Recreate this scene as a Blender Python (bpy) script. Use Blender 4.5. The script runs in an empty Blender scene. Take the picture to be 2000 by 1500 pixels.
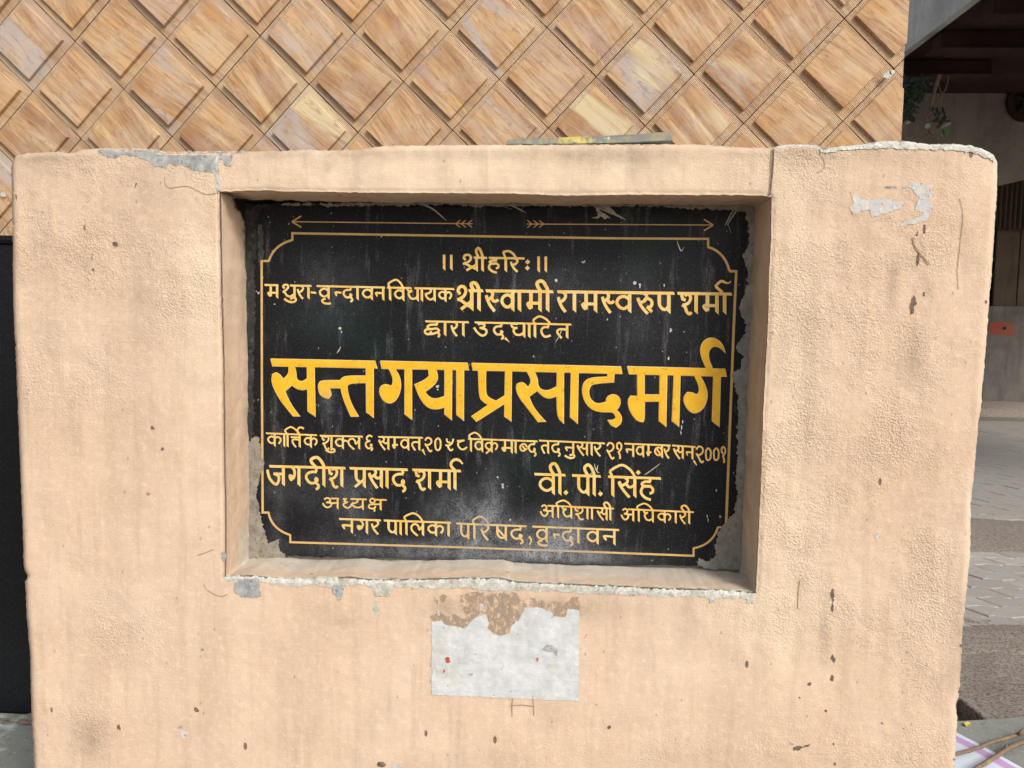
import bpy, bmesh, math, random
from mathutils import Vector, Matrix, noise
from mathutils.geometry import delaunay_2d_cdt, tessellate_polygon

random.seed(7)
S = bpy.context.scene
COL = S.collection

# ---------------------------------------------------------------- camera
F = 1502.0                                   # focal length in pixels of a 2000 px wide frame
AX = Vector((0.99864751, 0.02016438, -0.04792232))    # world axes seen from the camera
AY = Vector((0.04933895, -0.0768821, 0.99581866))
AZ = Vector((0.0163957, -0.99683627, -0.07777301))
EYE = Vector((0.0, -1.3, 1.3))
cam = bpy.data.cameras.new('camera')
cam.sensor_fit = 'HORIZONTAL'; cam.sensor_width = 36.0; cam.lens = 36.0 * F / 2000.0
cam.clip_start = 0.02; cam.clip_end = 400.0
cam_o = bpy.data.objects.new('camera', cam); COL.objects.link(cam_o)
# columns: camera right, up, back in world space
right = Vector((AX.x, AY.x, AZ.x)); up = -Vector((AX.y, AY.y, AZ.y)); back = -Vector((AX.z, AY.z, AZ.z))
M = Matrix((right, up, back)).transposed().to_4x4(); M.translation = EYE
cam_o.matrix_world = M
S.camera = cam_o
S.render.resolution_x = 1024; S.render.resolution_y = 768
S.view_settings.view_transform = 'Standard'; S.view_settings.look = 'None'
S.view_settings.gamma = 1.0; S.view_settings.use_curve_mapping = False
S.view_settings.exposure = 0.28

# ---------------------------------------------------------------- sky and sun
SUN_DIR = Vector((0.52, -0.62, 0.62)).normalized()
W = bpy.data.worlds.new('World'); S.world = W; W.use_nodes = True
nt = W.node_tree; nt.nodes.clear()
sky = nt.nodes.new('ShaderNodeTexSky'); sky.sky_type = 'NISHITA'; sky.sun_disc = False
sky.sun_elevation = math.asin(SUN_DIR.z); sky.sun_rotation = math.atan2(SUN_DIR.x, SUN_DIR.y)
sky.air_density = 1.2; sky.dust_density = 4.0
hs = nt.nodes.new('ShaderNodeHueSaturation'); hs.inputs['Saturation'].default_value = 0.35
bg = nt.nodes.new('ShaderNodeBackground'); bg.inputs['Strength'].default_value = 0.13
wo = nt.nodes.new('ShaderNodeOutputWorld')
nt.links.new(sky.outputs[0], hs.inputs['Color']); nt.links.new(hs.outputs[0], bg.inputs[0]); nt.links.new(bg.outputs[0], wo.inputs[0])
sl = bpy.data.lights.new('sun', 'SUN'); sl.energy = 1.5; sl.angle = math.radians(16); sl.color = (1.0, 0.95, 0.88)
so = bpy.data.objects.new('sun', sl); COL.objects.link(so)
so.rotation_euler = SUN_DIR.to_track_quat('Z', 'Y').to_euler(); so.location = (2, -3, 6)

# ---------------------------------------------------------------- helpers
def ray(px, py):
    c = Vector(((px - 1000.0) / F, (py - 750.0) / F, 1.0))
    return Vector((AX.dot(c), AY.dot(c), AZ.dot(c)))
def PY(px, py, y):
    d = ray(px, py); return EYE + d * ((y - EYE.y) / d.y)
def PZ(px, py, z):
    d = ray(px, py); return EYE + d * ((z - EYE.z) / d.z)
def PX(px, py, x):
    d = ray(px, py); return EYE + d * ((x - EYE.x) / d.x)
def fn(x, y, z=0.0, s=1.0, o=3):
    return noise.fractal(Vector((x * s, y * s, z * s)), 1.0, 2.0, o)

def tag(o, label=None, cat=None, group=None, kind=None):
    if label: o['label'] = label
    if cat: o['category'] = cat
    if group: o['group'] = group
    if kind: o['kind'] = kind
    return o
def empty(name, loc=(0, 0, 0)):
    o = bpy.data.objects.new(name, None); COL.objects.link(o); o.location = loc
    o.empty_display_size = 0.1; return o
def mesh_obj(name, verts, faces, mat, parent=None, smooth=False, mats=None, fmat=None):
    me = bpy.data.meshes.new(name); me.from_pydata([tuple(v) for v in verts], [], faces); me.update()
    for m in (mats or [mat]): me.materials.append(m)
    if fmat: me.polygons.foreach_set('material_index', fmat)
    if smooth: me.polygons.foreach_set('use_smooth', [True] * len(me.polygons))
    o = bpy.data.objects.new(name, me); COL.objects.link(o)
    if parent:
        o.parent = parent; o.matrix_parent_inverse = world_of(parent).inverted()
    return o
def world_of(p):
    b = Matrix.LocRotScale(p.location, p.rotation_euler, p.scale)
    return (world_of(p.parent) @ p.matrix_parent_inverse @ b) if p.parent else b
def bm_obj(name, bm, mat, parent=None, smooth=False):
    me = bpy.data.meshes.new(name); bm.to_mesh(me); bm.free(); me.materials.append(mat)
    if smooth: me.polygons.foreach_set('use_smooth', [True] * len(me.polygons))
    o = bpy.data.objects.new(name, me); COL.objects.link(o)
    if parent:
        o.parent = parent; o.matrix_parent_inverse = world_of(parent).inverted()
    return o
def add_box(bm, a, b):
    (x0, y0, z0), (x1, y1, z1) = a, b
    v = [bm.verts.new(p) for p in ((x0,y0,z0),(x1,y0,z0),(x1,y1,z0),(x0,y1,z0),(x0,y0,z1),(x1,y0,z1),(x1,y1,z1),(x0,y1,z1))]
    for f in ((0,3,2,1),(4,5,6,7),(0,1,5,4),(1,2,6,5),(2,3,7,6),(3,0,4,7)): bm.faces.new([v[i] for i in f])
    return v
def box(name, a, b, mat, parent=None, bev=0.0, seg=2):
    bm = bmesh.new(); add_box(bm, a, b)
    if bev: bmesh.ops.bevel(bm, geom=bm.edges[:], offset=bev, segments=seg, affect='EDGES', profile=0.5)
    return bm_obj(name, bm, mat, parent)
def tube(name, pts, rad, mat, parent=None, n=8):
    vs, fs = [], []
    for i, p in enumerate(pts):
        p = Vector(p); q = Vector(pts[min(i + 1, len(pts) - 1)]); r0 = Vector(pts[max(i - 1, 0)])
        t = (q - r0).normalized(); a = t.orthogonal().normalized(); 
        up_ = Vector((0.3, 0.9, 0.3)); a = (up_ - t * up_.dot(t)).normalized(); b = t.cross(a)
        r = rad[i] if isinstance(rad, (list, tuple)) else rad
        for k in range(n):
            th = 2 * math.pi * k / n
            vs.append(p + (a * math.cos(th) + b * math.sin(th)) * r)
    for i in range(len(pts) - 1):
        for k in range(n):
            fs.append((i*n+k, i*n+(k+1) % n, (i+1)*n+(k+1) % n, (i+1)*n+k))
    fs.append(tuple(range(n-1, -1, -1))); fs.append(tuple((len(pts)-1)*n + k for k in range(n)))
    return mesh_obj(name, vs, fs, mat, parent, smooth=True)

# ---------------------------------------------------------------- node helpers
class NB:
    def __init__(s, name, rough=0.9, spec=0.3):
        s.m = bpy.data.materials.new(name); s.m.use_nodes = True; s.t = s.m.node_tree; s.t.nodes.clear()
        s.out = s.t.nodes.new('ShaderNodeOutputMaterial'); s.b = s.t.nodes.new('ShaderNodeBsdfPrincipled')
        s.t.links.new(s.b.outputs[0], s.out.inputs[0])
        s.b.inputs['Roughness'].default_value = rough; s.b.inputs['Specular IOR Level'].default_value = spec
        s.co = None
    def n(s, typ, **kw):
        nd = s.t.nodes.new(typ)
        for k, v in kw.items(): setattr(nd, k, v)
        return nd
    def L(s, a, b): s.t.links.new(a, b)
    def set(s, sock, v):
        if hasattr(v, 'is_output') or isinstance(v, bpy.types.NodeSocket): s.L(v, sock)
        else: sock.default_value = v
    def coord(s):
        if s.co is None: s.co = s.n('ShaderNodeTexCoord').outputs['Object']
        return s.co
    def mapping(s, scale=(1,1,1), loc=(0,0,0), rot=(0,0,0), src=None):
        m = s.n('ShaderNodeMapping'); s.L(src or s.coord(), m.inputs[0])
        s.set(m.inputs['Location'], loc); m.inputs['Scale'].default_value = scale; m.inputs['Rotation'].default_value = rot
        return m.outputs[0]
    def noise(s, scale, detail=3, rough=0.55, src=None, dist=0.0):
        t = s.n('ShaderNodeTexNoise'); s.L(src or s.coord(), t.inputs['Vector'])
        t.inputs['Scale'].default_value = scale; t.inputs['Detail'].default_value = detail
        t.inputs['Roughness'].default_value = rough; t.inputs['Distortion'].default_value = dist
        return t.outputs['Fac']
    def voro(s, scale, src=None, feat='F1'):
        t = s.n('ShaderNodeTexVoronoi', feature=feat); s.L(src or s.coord(), t.inputs['Vector']); t.inputs['Scale'].default_value = scale
        return t
    def ramp(s, f, stops, inter='LINEAR'):
        r = s.n('ShaderNodeValToRGB'); s.L(f, r.inputs[0]); e = r.color_ramp.elements; r.color_ramp.interpolation = inter
        while len(e) < len(stops): e.new(0.5)
        for i, (p, c) in enumerate(stops):
            e[i].position = p
            e[i].color = (c, c, c, 1) if isinstance(c, (int, float)) else (*c, 1)
        return r.outputs[0]
    def math(s, op, a, b=0.0, c=None, clamp=False):
        m = s.n('ShaderNodeMath', operation=op); m.use_clamp = clamp; s.set(m.inputs[0], a); s.set(m.inputs[1], b)
        if c is not None: s.set(m.inputs[2], c)
        return m.outputs[0]
    def mix(s, f, a, b, mode='MIX'):
        m = s.n('ShaderNodeMix', data_type='RGBA', blend_type=mode)
        s.set(m.inputs[0], f)
        for k, v in ((6, a), (7, b)):
            if isinstance(v, (tuple, list)): v = (*v, 1) if len(v) == 3 else v
            s.set(m.inputs[k], v)
        return m.outputs[2]
    def attr(s, name):
        return s.n('ShaderNodeAttribute', attribute_name=name).outputs['Fac']
    def bump(s, h, strength=0.5, dist=0.002, prev=None):
        b = s.n('ShaderNodeBump'); s.set(b.inputs['Strength'], strength); b.inputs['Distance'].default_value = dist
        s.L(h, b.inputs['Height'])
        if prev: s.L(prev, b.inputs['Normal'])
        return b.outputs[0]
    def fin(s, col, normal=None, rough=None):
        if isinstance(col, (tuple, list)): s.b.inputs['Base Color'].default_value = (*col, 1)
        else: s.L(col, s.b.inputs['Base Color'])
        if normal: s.L(normal, s.b.inputs['Normal'])
        if rough is not None: s.set(s.b.inputs['Roughness'], rough)
        return s.m

# ---- limewashed plaster of the sign wall
def plaster_mat():
    a = NB('plaster_paint', 0.92, 0.15)
    dirt, pit, bare, mould, warm = (a.attr(k) for k in ('dirt', 'pit', 'bare', 'mould', 'warm'))
    big = a.noise(3.0, 4, 0.6); med = a.noise(14.0, 5, 0.6); fine = a.noise(90.0, 4, 0.65)
    streak = a.noise(1.0, 5, 0.65, src=a.mapping((38, 38, 3.0)))
    streak2 = a.noise(1.0, 4, 0.6, src=a.mapping((11, 11, 1.3), loc=(3, 1, 2)))
    brush = a.noise(1.0, 4, 0.7, src=a.mapping((14, 14, 260)))
    base = a.mix(a.ramp(big, [(0.35, 0.0), (0.65, 1.0)]), (0.69, 0.50, 0.355), (0.745, 0.575, 0.43))
    base = a.mix(a.math('MULTIPLY', warm, 0.75), base, (0.82, 0.69, 0.495))
    base = a.mix(a.ramp(med, [(0.42, 0.0), (0.75, 0.42)]), base, (0.57, 0.405, 0.29))
    base = a.mix(a.ramp(streak2, [(0.47, 0.0), (0.70, 0.48)]), base, (0.52, 0.385, 0.28))
    base = a.mix(a.ramp(streak, [(0.50, 0.0), (0.76, 0.50)]), base, (0.46, 0.335, 0.24))
    base = a.mix(a.ramp(fine, [(0.50, 0.0), (0.75, 0.5)]), base, (0.86, 0.69, 0.52))
    grit = a.noise(330.0, 4, 0.7)
    base = a.mix(a.math('MULTIPLY', a.ramp(grit, [(0.48, 0.0), (0.66, 1.0)]), a.math('ADD', a.math('MULTIPLY', pit, 0.32), 0.14)), base, (0.52, 0.36, 0.24))
    # pitted specks hold dirt
    v = a.voro(150.0); sp = a.ramp(v.outputs['Distance'], [(0.10, 1.0), (0.26, 0.0)])
    msk = a.math('MULTIPLY', sp, a.ramp(a.noise(9.0, 3), [(0.42, 0.0), (0.62, 1.0)]))
    base = a.mix(a.math('MULTIPLY', msk, a.math('MULTIPLY', a.math('ADD', pit, 0.15), 0.55)), base, (0.36, 0.24, 0.15))
    v2 = a.voro(20.0, src=a.mapping((1, 1, 0.45))); rare = a.ramp(v2.outputs['Color'], [(0.70, 0.0), (0.72, 1.0)])
    dots = a.math('MULTIPLY', a.ramp(v2.outputs['Distance'], [(0.05, 1.0), (0.075, 0.0)]), rare)
    base = a.mix(a.math('MULTIPLY', dots, 0.8), base, (0.12, 0.08, 0.06))
    v3 = a.voro(46.0, src=a.mapping((1, 1, 0.6), loc=(3.1, 0, 1.7))); rare3 = a.ramp(v3.outputs['Color'], [(0.74, 0.0), (0.76, 1.0)])
    dots3 = a.math('MULTIPLY', a.ramp(v3.outputs['Distance'], [(0.06, 1.0), (0.11, 0.0)]), rare3)
    base = a.mix(a.math('MULTIPLY', dots3, 0.5), base, (0.30, 0.19, 0.13))
    dn = a.math('MULTIPLY', dirt, a.ramp(a.noise(24.0, 6, 0.7), [(0.30, 0.15), (0.62, 1.0)]), clamp=True)
    base = a.mix(dn, base, (0.27, 0.205, 0.145))
    du = a.math('MULTIPLY', a.attr('dust'), a.ramp(a.noise(1.0, 6, 0.7, src=a.mapping((14, 60, 40))), [(0.30, 0.55), (0.62, 1.0)]), clamp=True)
    base = a.mix(du, base, a.mix(a.noise(90.0, 4, 0.7), (0.44, 0.405, 0.34), (0.66, 0.61, 0.52)))
    bn = a.ramp(a.math('ADD', bare, a.math('MULTIPLY', a.math('SUBTRACT', a.noise(60.0, 5, 0.7), 0.5), 1.1)), [(0.48, 0.0), (0.54, 1.0)])
    cem = a.mix(a.noise(160.0, 4, 0.7), (0.36, 0.36, 0.32), (0.82, 0.81, 0.73))
    cem = a.mix(a.ramp(a.noise(55.0, 4, 0.7), [(0.52, 0.0), (0.64, 0.75)]), cem, (0.20, 0.20, 0.18))
    base = a.mix(bn, base, cem)
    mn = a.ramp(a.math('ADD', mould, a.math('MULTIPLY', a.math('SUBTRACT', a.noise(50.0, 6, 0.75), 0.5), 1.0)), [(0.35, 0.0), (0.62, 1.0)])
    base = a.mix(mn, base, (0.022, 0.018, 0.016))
    # relief
    lump = a.noise(240.0, 4, 0.62, dist=0.4)
    g = a.voro(300.0).outputs['Distance']
    zone = a.math('MULTIPLY', a.ramp(a.noise(6.5, 4, 0.6), [(0.42, 0.0), (0.60, 1.0)]), pit)
    h = a.math('ADD', a.math('MULTIPLY', a.math('ADD', lump, a.math('MULTIPLY', g, 0.5)), a.math('ADD', a.math('MULTIPLY', zone, 1.35), 0.14)), a.math('MULTIPLY', brush, 0.16))
    h = a.math('ADD', h, a.math('MULTIPLY', a.noise(420.0, 3, 0.6), 0.14))
    h = a.math('SUBTRACT', h, a.math('MULTIPLY', dots, 1.0))
    n1 = a.bump(h, 0.85, 0.0023)
    n1 = a.bump(a.noise(16.0, 3, 0.55), 0.28, 0.004, n1)
    return a.fin(base, n1)

def cement_mat(name, c0, c1, dark=(0.10, 0.10, 0.10), sc=1.0, bump=0.8):
    a = NB(name, 0.93, 0.2)
    c = a.mix(a.ramp(a.noise(45.0 * sc, 6, 0.7), [(0.35, 0.0), (0.65, 1.0)]), c0, c1)
    c = a.mix(a.ramp(a.noise(130.0 * sc, 4, 0.7), [(0.54, 0.0), (0.68, 0.7)]), c, dark)
    nn = a.bump(a.noise(170.0 * sc, 5, 0.7), bump, 0.0015)
    return a.fin(c, nn)

# dust smudges shared by the granite and the gold letters: centre (x, z) in metres, radii, amount
DUST = []
def dust_fac(a, amount=1.0):
    pos = a.n('ShaderNodeNewGeometry').outputs['Position']
    sep = a.n('ShaderNodeSeparateXYZ'); a.L(pos, sep.inputs[0])
    tot = None
    for (cx_, cz_, rx, rz, k) in DUST:
        dx = a.math('DIVIDE', a.math('SUBTRACT', sep.outputs[0], cx_), rx); dz = a.math('DIVIDE', a.math('SUBTRACT', sep.outputs[2], cz_), rz)
        q = a.math('ADD', a.math('MULTIPLY', dx, dx), a.math('MULTIPLY', dz, dz))
        g = a.math('MULTIPLY', a.math('POWER', 2.718, a.math('MULTIPLY', q, -1.0)), k)
        tot = g if tot is None else a.math('ADD', tot, g)
    nz = a.noise(16.0, 5, 0.7, src=a.mapping((1, 1, 1), src=pos))
    return a.math('MULTIPLY', a.math('MULTIPLY', tot, a.ramp(nz, [(0.28, 0.15), (0.62, 1.0)])), amount, clamp=True)
for (px, py, rx, ry, k) in ((1085, 1045, 75, 36, 1.0), (940, 1035, 60, 38, 0.9), (965, 985, 22, 60, 0.5), (900, 1000, 60, 50, 0.35), (830, 1075, 180, 20, 0.6), (1080, 1085, 140, 18, 0.8),
                            (640, 560, 60, 80, 0.16), (640, 790, 14, 40, 0.35), (540, 1000, 20, 140, 0.2), (690, 1000, 45, 90, 0.25), (1100, 560, 80, 50, 0.14), (1240, 620, 40, 90, 0.12), (620, 950, 60, 40, 0.2)):
    p = PY(px, py, 0.112); s_ = (0.112 + 1.3) / F
    DUST.append((p.x, p.z, rx * s_, ry * s_, k))

M_PLASTER = plaster_mat()
M_GREY = cement_mat('exposed_grey_cement', (0.26, 0.27, 0.27), (0.50, 0.51, 0.49), (0.10, 0.10, 0.10))
M_WHITE = cement_mat('flaked_white_cement', (0.40, 0.395, 0.345), (0.72, 0.705, 0.635), (0.17, 0.165, 0.14), 1.3)
M_SILVER = cement_mat('silver_grey_undercoat', (0.44, 0.45, 0.46), (0.70, 0.71, 0.71), (0.33, 0.33, 0.34), 0.8, 0.4)
def peeled_mat():
    a = NB('half_peeled_undercoat', 0.9, 0.2)
    c = a.mix(a.noise(60.0, 5, 0.7), (0.42, 0.43, 0.44), (0.72, 0.73, 0.72))
    c = a.mix(a.ramp(a.noise(95.0, 5, 0.75), [(0.53, 0.0), (0.57, 1.0)]), c, (0.70, 0.52, 0.375))
    c = a.mix(a.ramp(a.noise(140.0, 4, 0.7, src=a.mapping(loc=(3, 3, 3))), [(0.58, 0.0), (0.64, 0.7)]), c, (0.26, 0.22, 0.19))
    return a.fin(c, a.bump(a.noise(95.0, 5, 0.75), 0.8, 0.002))
M_SILVER = peeled_mat()
M_MORTAR = cement_mat('setting_mortar', (0.20, 0.195, 0.17), (0.33, 0.32, 0.285), (0.12, 0.11, 0.095), 0.7)
M_DUSTY = cement_mat('dusty_mortar', (0.20, 0.18, 0.15), (0.36, 0.325, 0.265), (0.09, 0.08, 0.065), 1.0)
M_CHIP = cement_mat('dark_chip', (0.11, 0.08, 0.06), (0.27, 0.20, 0.15), (0.05, 0.04, 0.032), 2.5)
M_EDGE_SHADOW = cement_mat('paint_edge_shadow', (0.30, 0.215, 0.15), (0.52, 0.38, 0.27), (0.16, 0.12, 0.09), 2.0)  # brown for the shadow painted along broken paint edges
M_BROWN = cement_mat('brown_stain', (0.33, 0.23, 0.15), (0.45, 0.32, 0.20), (0.2, 0.14, 0.09), 2.0)
M_RED = cement_mat('red_smear', (0.45, 0.06, 0.03), (0.62, 0.22, 0.15), (0.25, 0.06, 0.04), 3.0)

def white_panel_mat():
    a = NB('whitewashed_rectangle', 0.9, 0.15)
    c = a.mix(a.ramp(a.noise(26.0, 6, 0.7), [(0.36, 0.0), (0.62, 1.0)]), (0.53, 0.545, 0.55), (0.69, 0.70, 0.69))
    st = a.noise(1.0, 5, 0.7, src=a.mapping((20, 20, 240)))
    c = a.mix(a.ramp(st, [(0.52, 0.0), (0.72, 0.35)]), c, (0.37, 0.40, 0.42))
    c = a.mix(a.ramp(a.noise(14.0, 5, 0.7), [(0.52, 0.0), (0.68, 0.6)]), c, (0.50, 0.48, 0.40))
    v = a.voro(60.0); c = a.mix(a.math('MULTIPLY', a.ramp(v.outputs['Distance'], [(0.06, 1.0), (0.1, 0.0)]), a.ramp(v.outputs['Color'], [(0.75, 0.0), (0.78, 0.9)])), c, (0.25, 0.25, 0.27))
    return a.fin(c, a.bump(a.noise(200.0, 4, 0.6), 0.4, 0.001))
M_PANEL = white_panel_mat()

def granite_mat(name='black_granite', dusty=True):
    a = NB(name, 0.32, 0.18)
    grain = a.noise(900.0, 2, 0.7); v = a.voro(900.0)
    c = a.mix(a.ramp(grain, [(0.40, 0.0), (0.75, 1.0)]), (0.004, 0.0045, 0.006), (0.020, 0.021, 0.025))
    c = a.mix(a.math('MULTIPLY', a.ramp(v.outputs['Color'], [(0.86, 0.0), (0.88, 1.0)]), 0.5), c, (0.11, 0.11, 0.115))
    if dusty:
        haze = a.noise(1.0, 6, 0.72, src=a.mapping((10, 10, 5)))
        fine = a.noise(420.0, 3, 0.8)
        k = a.math('MULTIPLY', a.ramp(haze, [(0.48, 0.0), (0.85, 0.30)]), a.ramp(fine, [(0.46, 0.05), (0.62, 1.0)]))
        c = a.mix(k, c, (0.13, 0.13, 0.135))
        vs_ = a.noise(1.0, 5, 0.7, src=a.mapping((60, 60, 7), loc=(1, 2, 3)))
        c = a.mix(a.math('MULTIPLY', a.ramp(vs_, [(0.56, 0.0), (0.74, 0.6)]), a.ramp(fine, [(0.42, 0.1), (0.66, 1.0)])), c, (0.30, 0.30, 0.30))
        d = a.math('MULTIPLY', dust_fac(a), a.ramp(a.math('ADD', a.math('MULTIPLY', fine, 0.6), a.math('MULTIPLY', a.noise(1.0, 6, 0.8, src=a.mapping((60, 60, 34), rot=(0, 0.5, 0))), 0.4)), [(0.42, 0.12), (0.58, 1.0)]))
        c = a.mix(a.math('MULTIPLY', d, 0.8), c, (0.42, 0.44, 0.47))
        v2 = a.voro(70.0, src=a.mapping((1, 1, 0.6))); spk = a.math('MULTIPLY', a.ramp(v2.outputs['Distance'], [(0.02, 1.0), (0.09, 0.0)]), a.ramp(v2.outputs['Color'], [(0.70, 0.0), (0.82, 0.8)]))
        c = a.mix(spk, c, (0.45, 0.45, 0.45))
        gn = a.noise(5.0, 2, 0.5, src=a.mapping(loc=(5, 5, 1)))
        c = a.mix(a.ramp(gn, [(0.62, 0.0), (0.72, 0.22)]), c, (0.004, 0.035, 0.025))
        rg = a.math('ADD', 0.30, a.math('MULTIPLY', a.math('ADD', haze, d), 0.35), clamp=True)
        return a.fin(c, a.bump(a.noise(300.0, 3, 0.6), 0.12, 0.0006), rg)
    return a.fin(c, a.bump(a.noise(30.0, 3, 0.6), 0.25, 0.002), 0.35)
M_GRANITE = granite_mat()
M_SKIRT = granite_mat('black_skirting_stone', False)

def gold_mat(name, c0, c1, c2):
    a = NB(name, 0.55, 0.3)
    st = a.noise(1.0, 5, 0.75, src=a.mapping((420, 60, 130)))
    c = a.mix(a.ramp(a.noise(38.0, 4, 0.7), [(0.35, 0.0), (0.68, 1.0)]), c0, c1)
    c = a.mix(a.ramp(st, [(0.55, 0.0), (0.72, 0.8)]), c, c2)
    c = a.mix(a.ramp(a.noise(120.0, 5, 0.75, src=a.mapping(loc=(2, 5, 3))), [(0.60, 0.0), (0.68, 0.75)]), c, tuple(q * 0.42 for q in c0))
    d = dust_fac(a)
    c = a.mix(a.math('MULTIPLY', d, 0.8), c, (0.30, 0.30, 0.28))
    return a.fin(c, a.bump(a.noise(500.0, 3, 0.7), 0.3, 0.0005))
M_GOLD = gold_mat('gold_letter_paint', (0.80, 0.47, 0.10), (0.86, 0.62, 0.24), (0.90, 0.76, 0.48))
M_YELLOW = gold_mat('yellow_letter_paint', (0.80, 0.42, 0.012), (0.86, 0.50, 0.03), (0.78, 0.38, 0.05))
M_RIM = gold_mat('pale_letter_rim', (0.80, 0.52, 0.18), (0.88, 0.68, 0.34), (0.90, 0.80, 0.55))
M_LINE = gold_mat('ochre_line_paint', (0.60, 0.36, 0.11), (0.68, 0.45, 0.17), (0.74, 0.60, 0.38))

# ================================================================ SIGN WALL
wall = empty('sign_wall', (-0.1, 0.12, 0.26))
tag(wall, 'thick peach painted plaster wall with a recessed black name plaque, top corners chipped', 'wall', kind='thing')

def lerp_table(tab):
    def f(t):
        if t <= tab[0][0]: return tab[0][1] + (t - tab[0][0]) * (tab[1][1]-tab[0][1])/(tab[1][0]-tab[0][0]) * (0 if len(tab) > 6 else 1)
        for (a0, b0), (a1, b1) in zip(tab, tab[1:]):
            if t <= a1: return b0 + (b1 - b0) * (t - a0) / (a1 - a0)
        return tab[-1][1]
    return f
# outlines in photograph pixels, all on the wall's front plane
TOP = lerp_table([(22,330),(24,312),(32,303),(50,300),(75,298),(100,297),(115,296.5),(130,299),(148,298),(160,292),(190,290),(235,289.5),(290,290),(320,296),(345,297),(380,296),(430,295.5),(500,295.5),(550,295),(590,292),(640,294),(700,292),(722,289),(750,285),(800,284.5),(950,283),(1050,283),(1150,282.5),(1250,282),(1330,282),(1385,283),(1400,285),(1430,287),(1460,288),(1505,289),(1520,285),(1545,281.5),(1580,283),(1600,284),(1606,292),(1618,289),(1640,286),(1680,283),(1710,277),(1745,275),(1770,275.5),(1790,279),(1820,282),(1860,281),(1900,285),(1925,293),(1941,303),(1948,315),(1949,330)])
LEFT = lerp_table([(300,24),(330,22),(370,23),(420,24),(482,25),(595,26),(700,31),(850,37),(1000,43),(1080,46),(1105,46),(1117,50),(1124,54),(1130,53),(1134,49),(1200,52),(1283,59),(1340,60),(1400,62),(1497,67),(1770,78)])
RIGHT = lerp_table([(300,1946),(315,1948),(377,1947),(433,1943),(487,1940),(533,1937),(583,1932),(617,1930),(683,1925),(743,1920),(760,1918),(800,1916),(824,1911),(908,1904),(982,1896),(1083,1895),(1150,1888),(1233,1880),(1277,1878),(1333,1875),(1365,1871),(1375,1867),(1390,1868),(1400,1870),(1483,1865),(1770,1848)])
NT = lerp_table([(428,374),(440,374),(490,372),(526,371.5),(553,374),(598,374),(700,376),(850,377),(1000,378),(1100,382),(1180,381),(1250,380),(1360,381),(1400,380.5),(1440,381),(1490,382),(1505,385)])
NBOT = lerp_table([(438,1129),(470,1125),(500,1126),(540,1131),(620,1133),(680,1128),(730,1134),(800,1133),(900,1130),(985,1131),(1000,1137),(1100,1142),(1180,1145),(1300,1151),(1400,1153),(1473,1158)])
NL = lerp_table([(372,429),(500,431),(600,433),(700,436),(900,438),(1000,440),(1080,440),(1129,439)])
NR = lerp_table([(384,1507),(467,1506),(537,1502),(607,1501),(688,1497),(800,1491),(950,1486),(1017,1483),(1083,1480),(1150,1477),(1170,1475)])

def jag(f, amp, sc, seed):
    return lambda t: f(t) + amp * fn(t * sc, seed, 0, 1.0, 4)
TOPj, LEFTj, RIGHTj = jag(TOP, 2.2, 0.10, 3), jag(LEFT, 1.9, 0.09, 9), jag(RIGHT, 2.2, 0.09, 15)
NTj, NBj, NLj, NRj = jag(NT, 1.4, 0.09, 21), jag(NBOT, 2.2, 0.09, 27), jag(NL, 1.0, 0.09, 33), jag(NR, 1.3, 0.09, 39)

NX = (66, 178, 74); NZ = (15, 126, 102)
def seg(u, cnt):
    k = 0
    while k < 2 and u > cnt[k]: u -= cnt[k]; k += 1
    return k, u / cnt[k]
def gridpt(i, j):
    ku, u = seg(i, NX); kv, v = seg(j, NZ)
    px, py = 1000.0, 700.0
    for _ in range(7):
        xb = (LEFTj(py), NLj(py), NRj(py), RIGHTj(py)); px = xb[ku] + (xb[ku+1] - xb[ku]) * u
        yb = (TOPj(px), NTj(px), NBj(px), 1775.0); py = yb[kv] + (yb[kv+1] - yb[kv]) * v
    return px, py

def sstep(a, b, x):
    t = max(0.0, min(1.0, (x - a) / (b - a))); return t * t * (3 - 2 * t)
def yfront(px, py):
    """Depth of the front face below its nominal plane (rounded arris, hand-trowelled waves)."""
    y = 0.0016 * fn(px * 0.012, py * 0.012, 3.3) + 0.0005 * fn(px * 0.09, py * 0.09, 1.1)
    for d, R, dep in ((px - LEFT(py), 9.0, 0.009), (RIGHT(py) - px, 12.0, 0.010), (py - TOP(px), 8.0, 0.008)):
        if d < R:
            t = 1 - max(0.0, d) / R; y += dep * (1 - math.sqrt(max(0.0, 1 - t * t)))
    # inner arris of the niche
    dx = max(NL(py) - px, 0.0, px - NR(py)); dy = max(NT(px) - py, 0.0, py - NBOT(px))
    d = math.hypot(dx, dy)
    if d < 5.0: t = 1 - d / 5.0; y += 0.0035 * (1 - math.sqrt(max(0.0, 1 - t * t)))
    return y
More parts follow.
